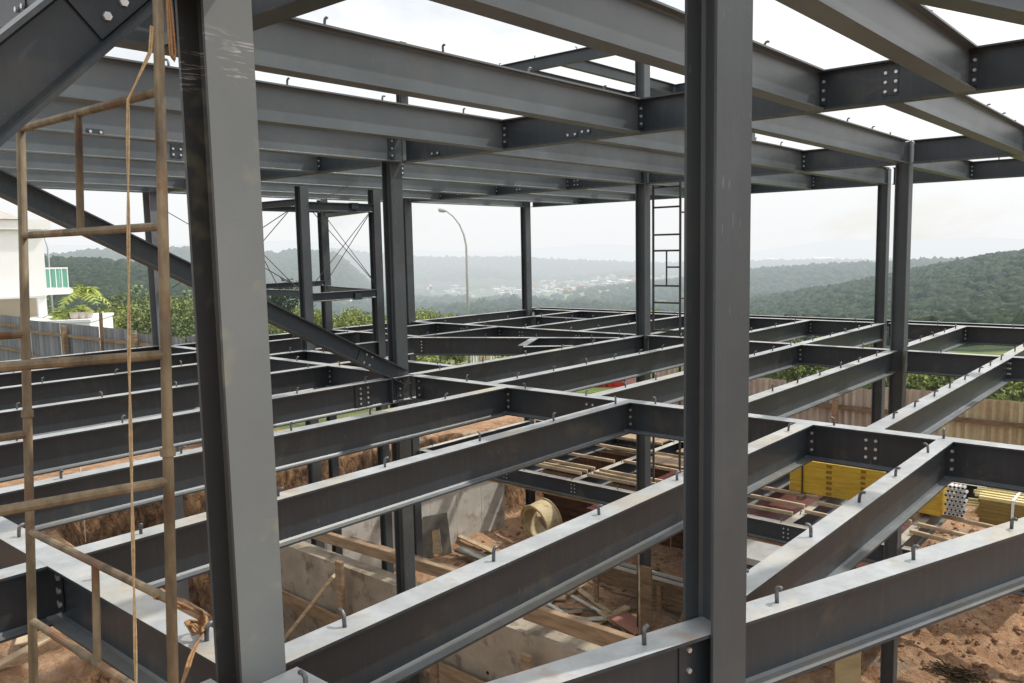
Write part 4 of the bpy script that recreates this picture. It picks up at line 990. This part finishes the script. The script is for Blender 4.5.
# upright rebars and props
for (x,y,z0,z1,r,m_,lab) in ((9.0,5.62,-5.5,-2.35,.014,'pipe','thin rusty rod standing upright in the pit left of the plank clad column'),(8.7,4.72,-5.5,-1.35,.014,'pipe','tall thin rusty rod standing upright just left of the tall dark column'),(9.2,4.9,-5.5,-1.2,.012,'pipe','tall thin rusty rod close behind the tall dark column'),(6.33,.86,-5.2,-.31,.016,'pipe','rusty pole standing at the lower right edge below the skewed girder'),(6.95,13.85,-3.0,-1.6,.02,'wood','short stake standing at the foot of the soil bank'),(5.3,13.6,-3.0,-1.2,.008,'strap','thin white cord stake in front of the soil bank')):
    mb=MB(); mb.tube([(0,0,0),(.01,.0,(z1-z0)/2),(0,.01,z1-z0)],r,7); o=mb.build('rod',M[m_],smooth=True); o.location=(x,y,z0); tag(o,lab,'rod')
rope('cable',[(5.3,13.6,-1.0),(5.9,13.7,-1.5),(6.4,13.8,-2.1),(6.6,13.7,-2.6)],.01,M['strap'],'white cable slung down the face of the soil bank',twist=5)
bx_,by_=at_px(858,11)
o=timber((bx_,by_,-3.5),(bx_,by_,-5.7),.36,.05,'board_olive','wide weathered board standing below the skewed girder',up=(.76,.65,0))
# soil shuttering props under the lower deck
for (a,b) in (((12.1,7.0,-5.4),(12.3,6.1,-3.3)),((11.7,5.3,-5.4),(12.2,4.1,-3.3))):
    timber(a,b,.08,.06,'wood_dark','slanting timber prop under the lower deck beam',group='slanting props under the lower deck',name='prop',cat='prop')
timber((12.6,5.9,-4.45),(13.4,5.1,-3.9),.05,.26,'wood_pale','pale board lying tilted across the beam formwork')
# dark board wall added under the far part of the lower deck to deepen its shade
SW=empty('dark_shade_wall','dark brown boards added for shuttering and shade under the lower deck girder','shuttering',(16.62,8,-5.5)); swo=Vector((16.62,8,-5.5))
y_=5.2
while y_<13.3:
    wd_=rr.uniform(.25,.5); mb=MB(); mb.box((16.62+rr.uniform(-.02,.02),y_,-5.7),(16.66,y_+wd_-.015,-3.2+rr.uniform(-.12,0))); part(mb,'board',M['shade_board'],SW,swo); y_+=wd_
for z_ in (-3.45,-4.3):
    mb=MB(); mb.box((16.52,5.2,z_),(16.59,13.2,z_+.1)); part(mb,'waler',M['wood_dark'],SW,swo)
mb=MB(); mb.box((12.37,3.6,ZL-.36),(12.47,13.3,ZL-.315)); q=mb.build('soffit_board',M['wood']); tag(q,'long brown soffit board strapped under the lower deck girder','board')
# lower deck battens, boards, red panels
gp='battens laid across the lower deck beams'
k=0
for (x0,y0,x1,y1,z,w_,h_,m_) in [(x,5.1,x+rr.uniform(-.1,.1),7.5,ZL+.05,.05,.06,'wood_pale') for x in (12.8,13.3,13.9)]+[(x,7.72,x+rr.uniform(-.05,.05),9.12,ZL+.05,.05,.06,'wood_pale') for x in (12.75,12.95,13.2,14.0,15.0)]+[(x,9.25,x+rr.uniform(-.05,.05),10.9,ZL+.05,.05,.06,'wood_pale') for x in (12.75,12.95,13.2,13.9,14.9,15.8)]+[(x,3.5,x+.1,5.0,ZL+.05,.05,.06,'wood_pale') for x in (12.95,13.5)]+[(x,2.1,x+.25,3.4,ZL+.05,.06,.06,'wood_pale') for x in (12.8,13.2,13.9)]:
    timber((x0,y0,z),(x1,y1,z),w_,h_,m_,'sawn batten laid across the beams of the lower deck','batten','batten',gp)
for (x0,x1,y0,y1,m_,lab) in ((15.75,16.3,9.35,10.85,'wood','brown deck sheet at the far corner of the lower deck'),(14.3,15.0,7.8,9.0,'wood','brown boards covering part of the lower deck bay nearest the far column'),(15.4,16.3,6.5,8.9,'wood','brown sheet covering the farthest lower deck bay')):
    mb=MB(); n_=int((y1-y0)/.22)
    for i in range(n_): mb.box((x0,y0+i*.22,0),(x1,y0+i*.22+.212,.03+.006*(i%2)))
    o=mb.build('deck_sheet',M[m_]); o.location=(0,0,ZL+.012); tag(o,lab,'deck sheet')
for (x0,x1,y0,y1,z,lab) in ((12.6,16.3,5.15,7.45,-3.40,'dark red sheet added for shuttering and shade under the lower deck behind the tall column'),(12.6,16.3,3.55,4.95,-3.42,'dark red sheet added for shuttering and shade under the lower deck below the yellow stack'),(12.6,16.3,7.75,9.05,-3.45,'dark red sheet added for shuttering and shade under the lower deck beside the middle right column')):  # dark sheets added to darken the bays, part shuttering, part shade
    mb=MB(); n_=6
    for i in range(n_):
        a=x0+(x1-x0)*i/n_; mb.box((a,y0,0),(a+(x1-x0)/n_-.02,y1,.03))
    o=mb.build('shade_shutter_sheet',M['ply_red']); o.location=(0,0,z); tag(o,lab,'shuttering')
mb=MB(); mb.box((11.15,4.55,-3.15),(11.9,5.45,-3.05)); o=mb.build('concrete_slab_edge',M['ply_grey2']); tag(o,'pale concrete slab strip below the lower deck girder beside the tall column','slab')
# yellow timber-beam bundle
YB=empty('shuttering_beam_bundle','bright yellow stack of shuttering beams with dark printed marks on the lower deck','timber bundle',(14.1,4.3,ZL+.06)); yo=Vector((14.1,4.3,ZL+.06))
for k in range(6):
    z0=ZL+.085+k*.0945; j=rr.uniform(-.01,.01)
    mb=MB(); mb.box((13.95+j,3.2,z0),(14.62+j,5.62+rr.uniform(-.01,.01),z0+.092)); part(mb,'beam_layer',M['yellow'],YB,yo)
    for (ya,yb) in ((4.99,4.89),(4.42,4.34)):
        mb=MB(); 
        for q in range(5): 
            yy=ya+(yb-ya)*q/5; mb.box((13.946+j,yy,z0+.018),(13.9495+j,yy+(yb-ya)/5*.72,z0+.070))
        part(mb,'printed_mark',M['mark'],YB,yo)
for y_ in (5.38,3.6):
    mb=MB(); mb.box((13.93,y_,ZL+.08),(13.936,y_+.03,ZL+.69)); part(mb,'strap',M['black'],YB,yo)
for y_ in (5.3,3.5):
    mb=MB(); mb.box((13.7,y_,ZL+.004),(14.7,y_+.1,ZL+.08)); part(mb,'bearer',M['wood'],YB,yo)
TB=empty('tube_bundle','bundle of white round tube ends stacked beside the yellow beams','tube bundle',(14.7,2.9,ZL+.06)); to=Vector((14.1,3.0,ZL+.06))
TB.location=to
for i in range(5):
    for j in range(7):
        y_=3.14-i*.058-(.029 if j%2 else 0); z0=ZL+.14+j*.072
        mb=MB(); mb.tube([(13.98,y_,z0),(14.12,y_,z0)],.027,10,0); mb.tube([(13.979,y_,z0),(13.975,y_,z0)],.017,8,1); part(mb,'tube',[M['tubewhite'],M['blackhole']],TB,to)
LBn=empty('lumber_bundle','wide strapped bundle of yellow brown sawn lumber right of the yellow stack','timber bundle',(14.8,1.2,ZL)); lo=Vector((14.8,1.2,ZL))
for k in range(7):
    z0=ZL+.0+k*.062
    if k<6:
        for q in range(4):
            xa=14.25+q*.30+rr.uniform(-.01,.01); mb=MB(); mb.box((xa,-1.3+rr.uniform(0,.1),z0),(xa+.27,2.80+rr.uniform(-.10,.0),z0+.058)); part(mb,'board',M['yellow_old'],LBn,lo)
    else:
        for q in range(8):
            xa=14.25+q*.148+rr.uniform(-.01,.01); mb=MB(); mb.box((xa,-1.3+rr.uniform(0,.1),z0),(xa+.065,2.85+rr.uniform(-.22,.05),z0+.05)); part(mb,'board',M['yellow_edge'],LBn,lo)
mb=MB(); mb.box((14.23,2.25,ZL+.434),(15.45,2.29,ZL+.440)); mb.box((14.225,2.25,ZL+.1),(14.231,2.29,ZL+.44)); part(mb,'strap',M['strap'],LBn,lo)
for k in range(5):
    x=14.35+rr.uniform(0,.4); y_=2.65+rr.uniform(-.1,.1); o=timber((x,y_+.25,ZL+.1+k*.035),(x+.12,y_-.5,ZL+.1+k*.035),.06,.03,'yellow_edge','loose yellow lath poking out of the stacks on the lower deck','lath','lath','loose yellow laths by the stacks')
# lower yellow lumber seen beyond the girder
mb=MB()
for k in range(8): mb.box((17.4+k*.16,2.0,0),(17.52+k*.16,7.6+rr.uniform(-.3,.3),.10+.012*(k%3)))
o=mb.build('lumber_stack',M['yellow_edge']); o.location=(0,0,-3.02); tag(o,'low stack of pale yellow lumber lying beyond the near girder in front of the fence','lumber')
TS=empty('trestle','rough timber trestles carrying the low yellow lumber stack','trestle',(17.9,4.5,-4.62))
for y_ in (2.4,4.6,6.9):
    mb=MB(); mb.box((17.5,y_,-4.75),(18.6,y_+.2,-3.03)); part(mb,'stand',M['wood'],TS,Vector((17.9,4.5,-4.62)))
# red boxes on the grass behind
for (px,w_,m_,lab) in ((597,.9,'red_dark','dark red steel box, first from the left of the row behind the girders'),(608,.42,'red','bright red box in the middle of the row behind the girders'),(619,.42,'red','bright red box beside the faded pink one behind the girders'),(631,.42,'pinkred','faded pink box at the right end of the red row')):
    B=empty('storage_box',lab,'storage box',tuple(gpx(px,34,-4.15)),YA-R_(90)); mb=MB(); mb.box((-w_/2,0,-.6),(w_/2,.7,.55)); mb.build('body',M[m_],B); mb=MB(); mb.box((-w_/2-.02,-.03,.552),(w_/2+.02,.73,.60)); mb.build('lid',M[m_],B)
